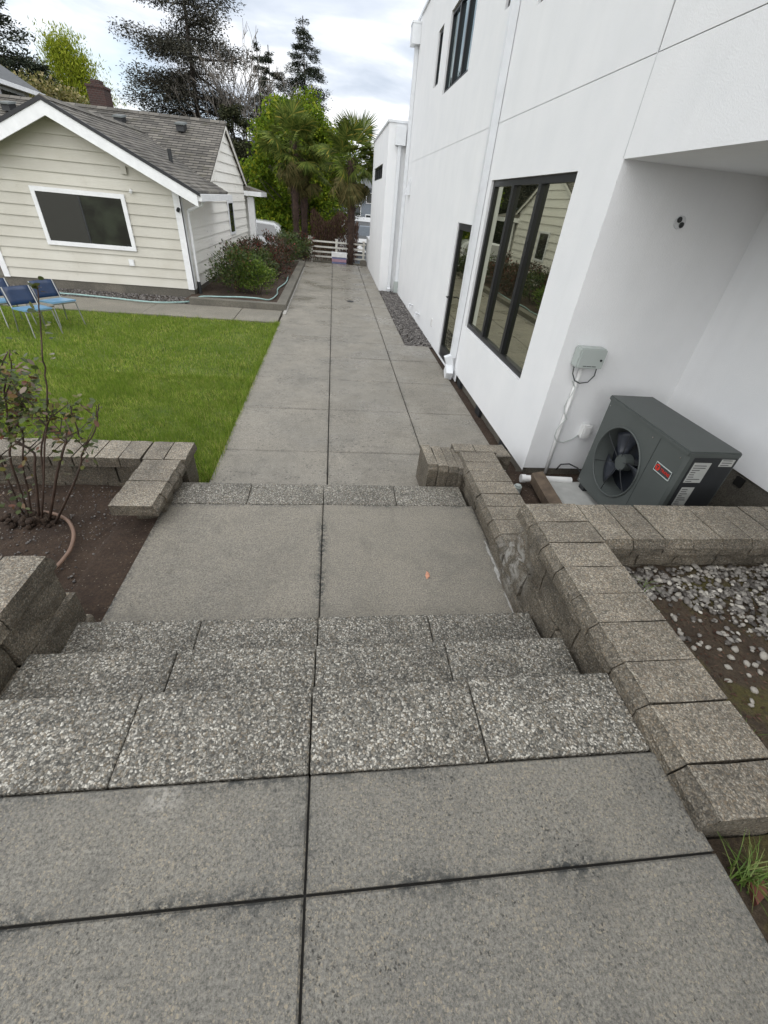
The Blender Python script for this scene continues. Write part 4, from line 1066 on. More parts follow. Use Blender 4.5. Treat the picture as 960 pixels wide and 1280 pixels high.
wpart('ridge_cap', MB().prism([(-13, MRY - .13, MRZ - .03), (-13, MRY, MRZ + .045), (-13, MRY + .13, MRZ - .03)], [(-3.17, MRY - .13, MRZ - .03), (-3.17, MRY, MRZ + .045), (-3.17, MRY + .13, MRZ - .03)]), 'shingle', bh)
# rake boards, gutters, soffits
for s in (1, -1):
    xe = RX + s * 2.50
    fr = [(RX, Y0 - .025, RZ - .045), (xe, Y0 - .025, wz(xe) - .045), (xe, Y0 - .025, wz(xe) - .25), (RX, Y0 - .025, RZ - .25)]
    wpart('rake_board', MB().prism(fr, [(a, b + .03, c) for a, b, c in fr]), 'white_trim', bh)
    xe2 = RX + s * 2.56
    fr = [(RX, Y0 - .04, RZ + .02), (xe2, Y0 - .04, wz(xe2) + .02), (xe2, Y0 - .04, wz(xe2) - .043), (RX, Y0 - .04, RZ - .043)]
    wpart('drip_edge', MB().prism(fr, [(a, b + .05, c) for a, b, c in fr]), 'black_frame', bh)
    sf = [(RX, Y0 + .01, RZ - .14), (xe, Y0 + .01, wz(xe) - .14), (xe, FY, wz(xe) - .14), (RX, FY, RZ - .14)]
    wpart('soffit', MB().prism(sf, [(a, b, c + .02) for a, b, c in sf]), 'siding_shaded', bh)
wpart('gutter', MB().box((-2.83, Y0 + .01, wz(-2.8) - .15), (-2.72, 14.38, wz(-2.8) - .03)), 'white_trim', bh)
wpart('soffit', MB().quad((-3.27, FY, 1.93), (-2.83, FY, 1.93), (-2.83, 14.36, 1.93), (-3.27, 14.36, 1.93)), 'white_trim', bh)
wpart('fascia', MB().box((-2.84, 14.385, 1.88), (-3.262, 14.41, 2.1)), 'white_trim', bh)
dsb = wpart('downspout', MB().tube([(-2.80, 11.55, 1.90), (-2.86, 11.6, 1.82), (-3.18, 11.66, 1.70), (-3.20, 11.66, 1.55), (-3.205, 11.66, .30)], .032, 8), 'white_trim', bh)
link('boot', MB().tube([(-3.205, 11.66, .31), (-3.205, 11.66, .0)], .045, 8), 'hvac_dark', dsb)
for s, rng in ((1, (MRY, 19.9)), (-1, (13.95, MRY))):
    ye = rng[1] if s > 0 else rng[0]
    fr = [(-3.185, MRY, MRZ - .045), (-3.185, ye, MRZ - MSL * abs(ye - MRY) - .045), (-3.185, ye, MRZ - MSL * abs(ye - MRY) - .12), (-3.185, MRY, MRZ - .12)]
    wpart('rake_board', MB().prism(fr, [(a - .03, b, c) for a, b, c in fr]), 'siding_lit', bh)
def mz(y): return MRZ - MSL * abs(y - MRY)
for (u, v, s) in ((5, 117, 1), (57, 122, 1), (147, 137, 1), (225, 149, 1)):
    p = on_y(u, v, 16.25); z = mz(16.25)
    m = MB().prism([(p.x - .10, 16.10, z + .0), (p.x + .10, 16.10, z + .0), (p.x + .10, 16.10, z + .13), (p.x - .10, 16.10, z + .13)], [(p.x - .10, 16.45, z + .06), (p.x + .10, 16.45, z + .06), (p.x + .10, 16.45, z + .19), (p.x - .10, 16.45, z + .19)])
    v_ = wpart('roof_vent', m, 'hvac_dark', bh)
    link('cap', MB().prism([(p.x - .13, 16.05, z + .131), (p.x + .13, 16.05, z + .131), (p.x + .11, 16.06, z + .165), (p.x - .11, 16.06, z + .165)], [(p.x - .13, 16.48, z + .20), (p.x + .13, 16.48, z + .20), (p.x + .11, 16.46, z + .235), (p.x - .11, 16.46, z + .235)]), 'hvac_grey', v_)
pz = wz(-3.84)
wpart('vent_pipe', MB().tube([(-3.84, 13.3, pz - .05), (-3.84, 13.3, pz + .25)], .045, 10), 'hvac_dark', bh)
ch = wpart('chimney', MB().box((-7.08, 17.6, 2.8), (-6.62, 18.1, 4.16)), 'brick', bh)
link('crown', MB().box((-7.10, 17.58, 4.16), (-6.60, 18.12, 4.22)).box((-6.97, 17.68, 4.22), (-6.73, 18.0, 4.33)), 'brick', ch)
# back porch with white post
wpart('porch_post', MB().box((-3.20, 19.75, -.1), (-2.98, 19.97, 1.95)), 'white_trim', bh)
wpart('porch_roof', MB().prism([(-3.7, 19.6, 2.35), (-3.7, 21.2, 2.35), (-2.7, 21.2, 2.14), (-2.7, 19.6, 2.14)], [(-3.7, 19.6, 2.25), (-3.7, 21.2, 2.25), (-2.7, 21.2, 2.04), (-2.7, 19.6, 2.04)]), 'shingle', bh)
wpart('porch_fascia', MB().box((-2.70, 19.58, 1.98), (-2.66, 21.2, 2.12)).box((-3.28, 19.56, 1.98), (-2.66, 19.595, 2.12)), 'white_trim', bh)
wpart('porch_wall', MB().box((-3.6, 19.75, -.1), (-3.34, 21, 2.2)), 'siding_lit', bh)

# hoses
hp = [(-7.5, 10.95, .02), (-6.6, 10.8, .02), (-5.65, 10.72, .035), (-4.8, 10.60, .035), (-4.04, 10.45, .04), (-3.6, 10.52, .04), (-3.2, 10.85, .03), (-3.05, 11.05, .10), (-2.6, 11.1, .12), (-2.1, 10.95, .17), (-1.75, 10.95, .17), (-1.5, 11.15, .12), (-1.42, 12.0, .10), (-1.48, 12.8, .10), (-1.36, 13.8, .11), (-1.40, 15, .11)]
def smooth_pts(p, k=5):
    out = []
    for i in range(len(p) - 1):
        p0, p1, p2, p3 = (Vector(p[max(i - 1, 0)]), Vector(p[i]), Vector(p[i + 1]), Vector(p[min(i + 2, len(p) - 1)]))
        for j in range(k):
            t = j / k; out.append(.5 * ((2 * p1) + (p2 - p0) * t + (2 * p0 - 5 * p1 + 4 * p2 - p3) * t * t + (3 * p1 - p0 - 3 * p2 + p3) * t ** 3))
    out.append(Vector(p[-1])); return out
tag(link('garden_hose', MB().tube(smooth_pts(hp), .016, 8), 'hose_green', smooth=True), 'pale green garden hose trailing along the bungalow foundation', 'hose')
hp = [on_z(55, 640, .14), on_z(70, 643, .145), on_z(85, 651, .15), on_z(92, 666, .15), on_z(89, 684, .15), on_z(80, 698, .15), on_z(68, 711, .145), on_z(50, 725, .13)]
tag(link('irrigation_tube', MB().tube(smooth_pts(hp), .013, 8), 'hose_brown', smooth=True), 'brown irrigation tube curving over the rose bed soil', 'tube')
kb = link('kerb', MB().box((-1.30, 10.86, -.1), (-1.085, 18.75, .13)).box((-3.2, 10.66, -.1), (-1.085, 10.858, .13)).box((-3.2, 18.75, -.1), (-1.086, 18.95, .128)), 'kerb_concrete', kind='structure')
tag(link('fallen_leaf', MB().quad((.645, 1.93, .184), (.668, 1.95, .190), (.672, 1.985, .186), (.655, 2.0, .192), (.640, 1.965, .185)), 'fallen_leaf'), 'small pinkish fallen leaf on the middle landing', 'leaf')
tag(link('floor_drain', MB().tube([(.46, 12.3, .002), (.46, 12.3, .008)], .09, 20).tube([(.46, 12.3, .008), (.46, 12.3, .010)], .06, 16), 'hvac_dark'), 'small dark drain cover set in the far walkway', 'drain')

def smear(pts, w0, seed):
    r_ = random.Random(seed); m = MB(); L_ = []; R_ = []
    for (x, y) in pts: L_.append((x - r_.uniform(.2, 1) * w0, y, .1845)); R_.append((x, y, .1845))
    m.quad(*(L_ + R_[::-1])); return m
o = link('lime_crust', smear([(1.175, 1.56 + .045 * k) for k in range(18)], .035, 5), 'efflorescence', mid)

# ------------------------------------------------------------------ chairs
def chair_proto():
    t = thing('lawn_chair', '', 'chair')
    # faces +x ; seat .37 high
    m = MB().obox((.02, 0, .385), (.20, 0, .012), (0, .20, 0), (-.001, 0, .012))
    part('seat', m, 'chair_seat', t)
    m = MB()
    rows = []
    for i in range(5):
        s = i / 4; rc = 1 if s < .9 else .86; rows.append([(-.195 - .085 * s - .018 * (1 - (2 * k / 4 - 1) ** 2), (-.21 + .42 * k / 4) * rc, .41 + .25 * s) for k in range(5)])
    m.grid(rows)
    o = part('backrest', m, 'chair_blue', t, smooth=True); s = o.modifiers.new('thick', 'SOLIDIFY'); s.thickness = .018
    for sy in (-1, 1):
        part('leg', MB().tube([(.20, sy * .19, .37), (.25, sy * .21, .0)], .010, 6), 'chair_frame', t)
        part('leg', MB().tube([(-.28, sy * .19, .66), (-.19, sy * .19, .38), (-.25, sy * .21, .0)], .010, 6), 'chair_frame', t)
    part('rail', MB().tube([(.20, -.19, .368), (.20, .19, .368)], .009, 6).tube([(-.18, -.19, .37), (-.18, .19, .37)], .009, 6), 'chair_frame', t)
    return t
def copy_tree(o, parent=None):
    c = o.copy(); COL.objects.link(c); c.parent = parent
    for ch_ in [q for q in bpy.data.objects if q.parent == o]: copy_tree(ch_, c)
    return c
cp = chair_proto()
CH = [((-4.84, 7.86), radians(-36), 'blue lawn chair in the middle of the group on the grass'), ((-4.78, 8.50), radians(-32), 'blue lawn chair closest to the bungalow window wall'), ((-5.46, 8.3), radians(-38), 'blue lawn chair farthest from the walkway, half out of view')]
for i, ((x, y), a, lab) in enumerate(CH):
    o = cp if i == 0 else copy_tree(cp)
    o.location = (x, y, -.02); o.rotation_euler = (0, 0, a); o['label'] = lab; o['group'] = 'blue chairs on the lawn'

# ------------------------------------------------------------------ plants
def rose():
    base = on_y(38, 645, 2.62); base.z = .10
    t = thing('rose_bush', 'leggy rose bush with bare canes and reddish leaves in the soil bed', 'bush', base)
    def W(u, v, y): return on_y(u, v, y)
    canes = [([(45, 630), (56, 577), (59, 510), (57, 470), (53, 440), (50, 400), (47, 356)], 2.62, .0065),
             ([(54, 625), (72, 590), (79, 565), (82, 548)], 2.60, .011),
             ([(70, 640), (92, 605), (101, 578), (107, 553)], 2.56, .009),
             ([(107, 556), (100, 545), (90, 515), (87, 505)], 2.56, .006), ([(105, 560), (118, 540), (122, 515), (124, 505)], 2.56, .005),
             ([(43, 630), (44, 590), (42, 567), (22, 552), (5, 548)], 2.66, .010), ([(50, 628), (54, 600), (52, 555), (60, 535), (80, 552)], 2.68, .008),
             ([(30, 630), (14, 580), (13, 545), (6, 500), (8, 470)], 2.70, .009), ([(13, 545), (22, 528), (33, 512), (20, 495)], 2.70, .007),
             ([(25, 632), (5, 590), (-8, 540), (-4, 480), (8, 440)], 2.75, .008), ([(59, 535), (46, 520), (40, 505), (22, 490), (12, 470)], 2.66, .006),
             ([(35, 630), (30, 590), (28, 545), (25, 535)], 2.72, .008), ([(57, 535), (64, 520), (66, 505)], 2.62, .005), ([(6, 500), (14, 470), (13, 445), (12, 437)], 2.70, .005),
             ([(20, 632), (-10, 600), (-25, 560), (-30, 500)], 2.8, .008)]
    tips = []
    for px, y, r in canes:
        pts = [W(u, v, y) for u, v in px]
        if px[0][1] > 620:
            pts[0] = Vector((base.x + (pts[0].x - base.x) * .6, base.y + (y - 2.62) * .4, .09))
        pts = smooth_pts(pts, 3); pts = [q + Vector((RNG.gauss(0, .002), RNG.gauss(0, .004), 0)) for q in pts]
        wpart('cane', MB().tube(pts, [r * (1 - .5 * k / len(pts)) for k in range(len(pts))], 6), 'cane', t, smooth=True)
        tips += [(p, k / len(pts)) for k, p in enumerate(pts) if k > len(pts) * .45]
    for _ in range(60):
        p, s_ = RNG.choice([q for q in tips if q[0].z < 1.0]); p = Vector(p); q = p + Vector((RNG.gauss(0, .05), RNG.gauss(0, .05), RNG.uniform(.02, .10))); r_ = q + Vector((RNG.gauss(0, .04), RNG.gauss(0, .04), RNG.uniform(.0, .08)))
        wpart('twig', MB().tube([p, q, r_], [.004, .003, .002], 5), 'cane', t); tips.append((q, 1)); tips.append((r_, 1))
    pos = []
    for p, s in tips:
        for _ in range(RNG.choice([1, 2, 3, 4]) if 1.15 > p.z > .45 else RNG.choice([0, 0, 1])): pos.append(p + Vector((RNG.gauss(0, .02), RNG.gauss(0, .02), RNG.gauss(0, .02))))
    for _ in range(460):
        p = W(RNG.uniform(-25, 48), RNG.triangular(440, 550, 495), 2.68 + RNG.gauss(0, .08)); pos.append(p)
    for _ in range(60):
        p = W(RNG.uniform(-25, 45), RNG.uniform(560, 640), 2.62 + RNG.gauss(0, .06)); pos.append(p)
    for u, v in ((45, 388), (50, 392), (62, 424), (68, 443), (66, 448), (46, 446), (120, 524), (112, 530), (85, 540), (60, 555), (65, 560), (92, 568), (110, 552), (34, 452), (45, 356), (50, 354), (47, 362), (62, 402)):
        pos.append(W(u, v, 2.60)); pos.append(W(u + RNG.uniform(-5, 5), v + RNG.uniform(-5, 5), 2.60))
    pos = np.array([tuple(p) for p in pos]); n = len(pos)
    ax = np.stack([NP.normal(0, 1, n), NP.normal(0, 1, n), NP.normal(-.05, .5, n)], 1)
    nr = np.stack([NP.normal(0, .5, n), NP.normal(0, .5, n), np.ones(n)], 1)
    L = NP.uniform(.026, .055, n)
    ax = unit(ax); side = unit(np.cross(ax, nr)); up_ = np.cross(side, ax)
    Lc = L[:, None]
    shape = [(0, 0, 0), (.25, .24, .05), (.6, .28, .04), (.88, .13, 0), (1, 0, -.06), (.88, -.13, 0), (.6, -.28, .04), (.25, -.24, .05)]
    co = np.stack([pos + ax * Lc * a + side * Lc * b + up_ * Lc * c for a, b, c in shape], 1)
    wpart('leaves', fast_mesh('leaves', co, 8), 'rose_leaves', t)
    bpos = np.array([(base.x + NP.normal(0, .07), base.y + NP.normal(0, .04), .10 + abs(NP.normal(0, .03))) for _ in range(60)])
    wpart('crown', stones('crown', bpos, NP.uniform(.015, .04, 60), 'soil', 1, .8), 'soil', t)
rose()

def tuft(x, y, z, n, h, label):
    az = NP.uniform(0, 2 * pi, n); ln = NP.uniform(.3, 1.3, n); H = NP.uniform(.5, 1, n) * h
    p = np.stack([x + NP.normal(0, .018, n), y + NP.normal(0, .018, n), np.full(n, z)], 1)
    d = np.stack([np.cos(az), np.sin(az), np.zeros(n)], 1); s = np.stack([-np.sin(az), np.cos(az), np.zeros(n)], 1) * .0022
    polys = []
    a = p; dirs = d * (ln * H)[:, None]
    for (t0, t1) in ((0, .35), (.35, .7), (.7, 1.0)):
        def at(t): return p + dirs * (t ** 1.6) + np.array([0, 0, 1.0]) * (H * (t - .35 * t * t * ln))[:, None]
        polys.append(np.stack([at(t0) - s * (1 - t0 * .8), at(t0) + s * (1 - t0 * .8), at(t1) + s * (1 - t1 * .9), at(t1) - s * (1 - t1 * .9)], 1))
    tag(link('grass_tuft', fast_mesh('grass_tuft', np.concatenate(polys), 4), 'tuft_grass'), label, 'grass')
tuft(1.285, .235, .60, 70, .15, 'green grass tuft growing beside the upper landing below the wall end')
tuft(1.33, .12, .60, 40, .11, 'smaller grass tuft growing along the landing edge')
tuft(1.72, 1.44, .62, 12, .08, 'pale grass sprig among the pebbles next to the wall cap')
tuft(1.58, .62, .68, 16, .08, 'grass sprig on mossy soil at the outer edge of the wall cap')
tag(link('clay_shard', MB().prism([(1.26, .17, .61), (1.31, .19, .61), (1.33, .23, .615), (1.28, .22, .61)], [(1.26, .17, .63), (1.31, .19, .635), (1.33, .23, .635), (1.28, .22, .63)]), 'red_clay'), 'broken red clay shard in the soil under the grass tuft', 'shard')

def shrub(name, label, c, r, h, mat, n, leaf, group=None, stems=8, seed=1):
    g = np.random.default_rng(seed)
    t = thing(name, label, 'shrub', c, 0, group)
    m = MB(); k_ = max(10, n // 60)
    cl = []
    for i in range(k_):
        a = g.uniform(0, 2 * pi); q = g.uniform(.1, 1) ** .6
        zz = g.uniform(.25, 1); rr = q * r * (1.05 - .55 * max(0, zz - .55))
        cl.append((rr * cos(a), rr * sin(a), h * zz * (1 - .22 * q)))
    cl = np.array(cl)
    for i in range(stems):
        e_ = cl[g.integers(len(cl))]; m.tube([(e_[0] * .1, e_[1] * .1, -.02), (e_[0] * .45, e_[1] * .45, e_[2] * .5), tuple(e_)], [.018, .012, .005], 5)
    part('stem', m, 'cane', t)
    per = n // k_
    P = np.repeat(cl, per, 0) + g.normal(0, 1, (k_ * per, 3)) * np.array([.10, .10, .08]) * (r / .6)
    P[:, 2] = np.maximum(P[:, 2], .03)
    ax = unit(P * np.array([1, 1, .6]) + g.normal(0, .5, P.shape) * r); nr = unit(g.normal(0, .6, P.shape) + np.array([0, 0, 1]))
    L = g.uniform(.7, 1.3, len(P)) * leaf
    part('foliage', fast_mesh('foliage', leaf_quads(P, ax, nr, L, L * .5, .15), 4), mat, t)
    return t
GS = 'shrubs in the bed beside the bungalow'
shrub('leafy_shrub', 'dark green shrub against the bungalow corner, front of the bed', (-2.42, 12.15, .06), .55, 1.0, 'shrub_leaves', 3800, .06, GS, seed=1)
shrub('leafy_shrub', 'rounded bright green shrub at the front of the kerbed bed', (-1.92, 12.1, .06), .42, .78, 'shrub_bright', 3200, .055, GS, seed=2)
shrub('leafy_shrub', 'upright dark shrub with red tips beside the bungalow side window', (-2.55, 13.6, .06), .5, 1.05, 'shrub_red', 2200, .06, GS, seed=3)
shrub('leafy_shrub', 'green shrub in the middle of the bed behind the bright rounded one', (-2.05, 13.7, .06), .45, .85, 'shrub_leaves', 2200, .06, GS, seed=4)
shrub('leafy_shrub', 'low reddish shrub midway along the kerb', (-1.75, 14.9, .06), .4, .85, 'shrub_red', 1600, .06, GS, seed=5)
shrub('leafy_shrub', 'brownish red shrub under the bungalow gable end', (-2.5, 15.4, .06), .5, 1.0, 'shrub_red', 1800, .07, GS, seed=6)
shrub('leafy_shrub', 'bushy red-tipped shrub close to the kerb, past the middle of the bed', (-1.72, 16.1, .06), .42, .95, 'shrub_red', 1700, .065, GS, seed=31)
shrub('leafy_shrub', 'dull green shrub hugging the kerb near its far end', (-1.65, 17.9, .06), .45, 1.0, 'shrub_leaves', 1700, .07, GS, seed=32)
shrub('leafy_shrub', 'loose reddish shrub at the far end of the kerbed bed', (-2.1, 17.0, .06), .5, 1.0, 'shrub_red', 1500, .07, GS, seed=7)
shrub('leafy_shrub', 'green and red rounded shrub beyond the far kerb by the white fence', (-1.55, 19.5, -.1), .6, 1.25, 'shrub_leaves', 2200, .08, GS, seed=8)
shrub('leafy_shrub', 'russet shrub left of the white railing', (-1.25, 20.6, -.1), .45, 1.05, 'shrub_red', 1300, .08, GS, seed=9)

def limb(m, a, b, r0, r1, bend=.08, k=4, g=RNG, n=6):
    a, b = Vector(a), Vector(b); L = (b - a).length; pts = []
    off = Vector((g.gauss(0, bend), g.gauss(0, bend), g.gauss(0, bend))) * L
    for i in range(k + 1):
        t = i / k; pts.append(a.lerp(b, t) + off * (4 * t * (1 - t)))
    m.tube(pts, [r0 + (r1 - r0) * i / k for i in range(k + 1)], n); return pts
def deciduous(name, label, c, rx, ry, z0, z1, mat, n, leaf, bark='bark_grey', seed=1, clumps=60, cl_r=.55, taper=.3, group=None, up=0):
    g = np.random.default_rng(seed); rr = random.Random(seed)
    t = thing(name, label, 'tree', c, 0, group)
    m = MB(); H = z1
    trunk = limb(m, (0, 0, -.2), (rr.gauss(0, .1), rr.gauss(0, .1), H * .62), .05 * H * .6, .02 * H * .5, .02, 6, rr, 8)
    C = []
    while len(C) < clumps:
        p = g.uniform(-1, 1, 3)
        d_ = (p ** 2).sum()
        if d_ < 1 and d_ > .18: 
            zz = (p[2] + 1) / 2; f_ = 1 - taper * max(0, zz - .35) - .15 * max(0, .3 - zz)
            C.append((p[0] * rx * f_, p[1] * ry * f_, z0 + zz * (z1 - z0)))
    C = np.array(C)
    for q in C[::2]:
        st_ = trunk[min(len(trunk) - 1, max(1, int(len(trunk) * min(.95, max(0.15, (q[2] - .8) / H / .62 * .8)))))]
        limb(m, st_, q, .035 * H / 6, .008, .07, 3, rr, 5)
    part('trunk', m, bark, t)
    per = n // clumps
    szs = np.repeat(g.uniform(.65, 1.3, clumps), per)[:, None]
    P = np.repeat(C, per, 0) + np.clip(g.normal(0, 1, (clumps * per, 3)), -1.7, 1.7) * np.array([cl_r, cl_r, cl_r * (.6 + up)]) * .62 * szs
    ax = unit(g.normal(0, 1, P.shape) + np.array([0, 0, -.25 + up * 3])); nr = unit(g.normal(0, .8, P.shape) + np.array([0, 0, .8]))
    L = g.uniform(.7, 1.35, len(P)) * leaf
    part('crown', fast_mesh('crown', leaf_quads(P, ax, nr, L, L * (.62 if up == 0 else .25), .12), 4), mat, t)
    return t
def cg(r): return max(-1.5, min(1.5, r.gauss(0, 1)))
def conifer(name, label, c, H, R, mat, seed=1, whorls=34, start=.12, droop=.25, leaf=.38, dens=1., irregular=.3, bark='bark_pine', pw=.85, lean=(0, 0), group=None, tuftr=.16, width=.3, flat=.5):
    g = np.random.default_rng(seed); rr = random.Random(seed)
    t = thing(name, label, 'tree', c, 0, group); m = MB(); P = []; A = []
    def axis_at(z): return Vector((lean[0] * z / H, lean[1] * z / H, z))
    m.tube([axis_at(z) for z in np.linspace(-.3, H, 9)], [max(.03, H * .016 * (1 - k / 8.3)) for k in range(9)], 8)
    for w_ in range(whorls):
        s = start + (1 - start) * (w_ + rr.uniform(-.4, .4)) / whorls; s = min(max(s, start), .995); z = s * H
        nb = rr.randint(3, 5)
        for k in range(nb):
            L = R * ((1 - s) ** pw + .05) * rr.uniform(1 - irregular, 1 + irregular * .6)
            if rr.random() < irregular * .28: continue
            a = rr.uniform(0, 2 * pi); o = axis_at(z)
            tip = o + Vector((cos(a) * L, sin(a) * L, L * rr.uniform(-droop, droop * .5)))
            pts = limb(m, o, tip, max(.012, .022 * L), .006, .06, 3, rr, 4)
            nn = max(3, int(L * 26 * dens))
            r2 = random.Random(seed * 977 + w_ * 31 + k)
            for q in range(nn):
                u = r2.uniform(.22, 1.03) ** .8; b = o.lerp(tip, u)
                i_ = min(2, int(u * 3)); 
                sp = tuftr * (.6 + .8 * (1 - abs(u - .6))) * max(.5, min(1.3, L / 1.6))
                P.append((b.x + cg(r2) * sp, b.y + cg(r2) * sp, b.z + cg(r2) * sp * flat - .05))
                A.append((cos(a) + r2.gauss(0, .7), sin(a) + r2.gauss(0, .7), r2.gauss(-.12 if droop > .2 else .15, .45)))
    part('trunk', m, bark, t)
    P = np.array(P); A = np.array(A); nr = unit(g.normal(0, .6, P.shape) + np.array([0, 0, 1.]))
    L = g.uniform(.6, 1.3, len(P)) * leaf
    part('crown', fast_mesh('crown', leaf_quads(P, A, nr, L, L * width, .0), 4), mat, t)
    return t
def gz(x, y): return terr(x, y)
deciduous('broadleaf_tree', 'large bright yellow-green tree standing behind the two palms', (-1.9, 27.5, gz(0, 27.5)), 2.9, 2.0, .3, 6.9, 'bright_leaves', 52000, .14, seed=3, clumps=150, cl_r=.55, taper=.25)
deciduous('broadleaf_tree', 'lower dark green broadleaf tree beside the white car', (-3.6, 30.5, gz(0, 30.5)), 1.6, 1.5, .2, 4.0, 'bright_leaves', 14000, .14, seed=13, clumps=50, cl_r=.55)
conifer('pine_tree', 'tall dark open-branched pine rising behind the bungalow roof', (-9.4, 40, gz(0, 40)), 18.5, 4.9, 'pine_needles', seed=5, whorls=31, start=.22, droop=.24, leaf=.165, dens=14, irregular=.5, pw=.55, lean=(.3, 0), tuftr=.34, flat=.5, width=.36)
conifer('fir_tree', 'tallest pointed dark fir behind the bright green tree', (-2.15, 46, gz(0, 46)), 15.6, 4.3, 'fir_needles', seed=8, whorls=50, start=.15, droop=.35, leaf=.16, dens=10, irregular=.38, pw=.8, lean=(-.2, 0), tuftr=.24)
conifer('fir_tree', 'narrow dark fir spire between the bare tree and tallest fir', (-4.95, 46, gz(0, 46)), 13.9, 3.3, 'fir_needles', seed=9, whorls=40, start=.15, droop=.3, leaf=.16, dens=10, irregular=.5, pw=.75, tuftr=.2)
conifer('fir_tree', 'second narrow fir spire just right of the bare tree', (-5.9, 47, gz(0, 47)), 14.4, 2.0, 'fir_needles', seed=10, whorls=40, start=.15, droop=.3, leaf=.15, dens=9, irregular=.5, pw=.8, tuftr=.18)
conifer('cedar_tree', 'broad dark cedar just behind the bungalow gable peak', (-6.3, 36, gz(0, 36)), 8.4, 3.0, 'cedar_needles', seed=11, whorls=34, start=.05, droop=.3, leaf=.2, dens=7, irregular=.4, pw=.6, tuftr=.24)
conifer('cedar_tree', 'dark cedar partly hidden behind the bright green tree', (-4.3, 38, gz(0, 38)), 8.6, 2.6, 'cedar_needles', seed=12, whorls=34, start=.05, droop=.3, leaf=.2, dens=6.5, irregular=.4, pw=.6, tuftr=.24)
conifer('cedar_tree', 'dark low cedar left below the tall pine', (-8.6, 38, gz(0, 38)), 6.8, 2.6, 'cedar_needles', seed=21, whorls=28, start=.05, droop=.3, leaf=.2, dens=6, irregular=.4, pw=.6, tuftr=.24)
conifer('conifer_tree', 'dark conifer rising over the neighbouring roof', (-19.8, 38, gz(0, 38)), 13.5, 3.2, 'fir_needles', seed=14, whorls=40, start=.1, droop=.2, leaf=.24, dens=6, irregular=.3, pw=.55, tuftr=.25)
conifer('conifer_tree', 'narrow dark conifer beside the yellow-green tree', (-17.4, 37, gz(0, 37)), 9.3, 1.5, 'fir_needles', seed=15, whorls=34, start=.1, droop=-.3, leaf=.24, dens=7, irregular=.2, pw=.5, tuftr=.25)
deciduous('willow_tree', 'yellow-green upright willow behind the brick chimney', (-16.9, 40, gz(0, 40)), 3.6, 2.5, 1.5, 11.0, 'yellow_leaves', 60000, .2, seed=16, clumps=170, cl_r=.7, taper=.8, up=.55)
deciduous('willow_tree', 'smaller yellow-green willow to the right of the chimney', (-14.2, 40, gz(0, 40)), 1.6, 1.6, 1.5, 7.8, 'yellow_leaves', 16000, .22, seed=17, clumps=60, cl_r=.55, taper=.85, up=.55)
deciduous('blossom_tree', 'pale yellow blossoming tree over the bungalow ridge', (-14.2, 30, gz(0, 30)), 3.2, 2.0, 2.5, 7.0, 'blossom_leaves', 22000, .14, seed=18, clumps=100, cl_r=.6)
def bare_tree():
    rr = random.Random(4); c = (-6.1, 37.5, gz(0, 37.5))
    t = thing('bare_tree', 'leafless pale tree with fine upright twigs between pine and firs', 'tree', c); m = MB(); tw = MB()
    def grow(p, d, L, r, depth):
        q = p + d * L
        (m if depth < 2 else tw).tube([p, p.lerp(q, .5) + Vector((rr.gauss(0, .03), rr.gauss(0, .03), 0)) * L, q], [r, r * .85, r * .7], 5 if depth < 2 else 3, False)
        if depth >= 6: return
        for _ in range(rr.choice([2, 2, 3])):
            nd = (d + Vector((rr.gauss(0, .42), rr.gauss(0, .42), rr.gauss(.10, .2)))).normalized()
            grow(q, nd, L * rr.uniform(.62, .86), max(.015, r * .62), depth + 1)
    grow(Vector((0, 0, -.2)), Vector((.02, 0, 1)), 3.5, .2, 0); grow(Vector((.2, 0, 1.5)), Vector((.25, 0, 1)).normalized(), 3.0, .13, 0); grow(Vector((-.2, 0, 1.5)), Vector((-.25, .1, 1)).normalized(), 3.0, .13, 0)
    part('trunk', m, 'bare_twig', t); part('twigs', tw, 'bare_twig', t)
bare_tree()

FR = []
def frond_mesh(seed, R=.62, n=26, spread=2.5, droop=.35):
    rr = random.Random(seed); m = MB(); L = rr.uniform(.55, .75)
    m.tube([(0, 0, 0), (L * .5, 0, .02), (L, 0, 0)], [.016, .012, .009], 5)
    for k in range(n):
        a = (k / (n - 1) - .5) * spread * 2 * .62
        r_ = R * rr.uniform(.85, 1.08) * (1 - .12 * abs(a)); ca, sa = cos(a), sin(a); w_ = .020
        p0 = Vector((L, 0, 0)); d_ = Vector((ca, sa, 0)); s_ = Vector((-sa, ca, 0))
        p1 = p0 + d_ * r_ * .55 + Vector((0, 0, -.03 * droop)); tip = p0 + d_ * r_ + Vector((0, 0, -droop * r_ * rr.uniform(.3, 1.0)))
        m.quad(p0, p1 - s_ * w_, tip, p1 + s_ * w_)
    return m.mesh('frond')
for i in range(4): FR.append(frond_mesh(i))
FRD = [frond_mesh(40 + i, .55, 18, 2.0, .9) for i in range(3)]
FRG = []
for m_ in FR: m_.materials.append(MT['palm_green'])
for m_ in FRD: m_.materials.append(MT['palm_dead'])
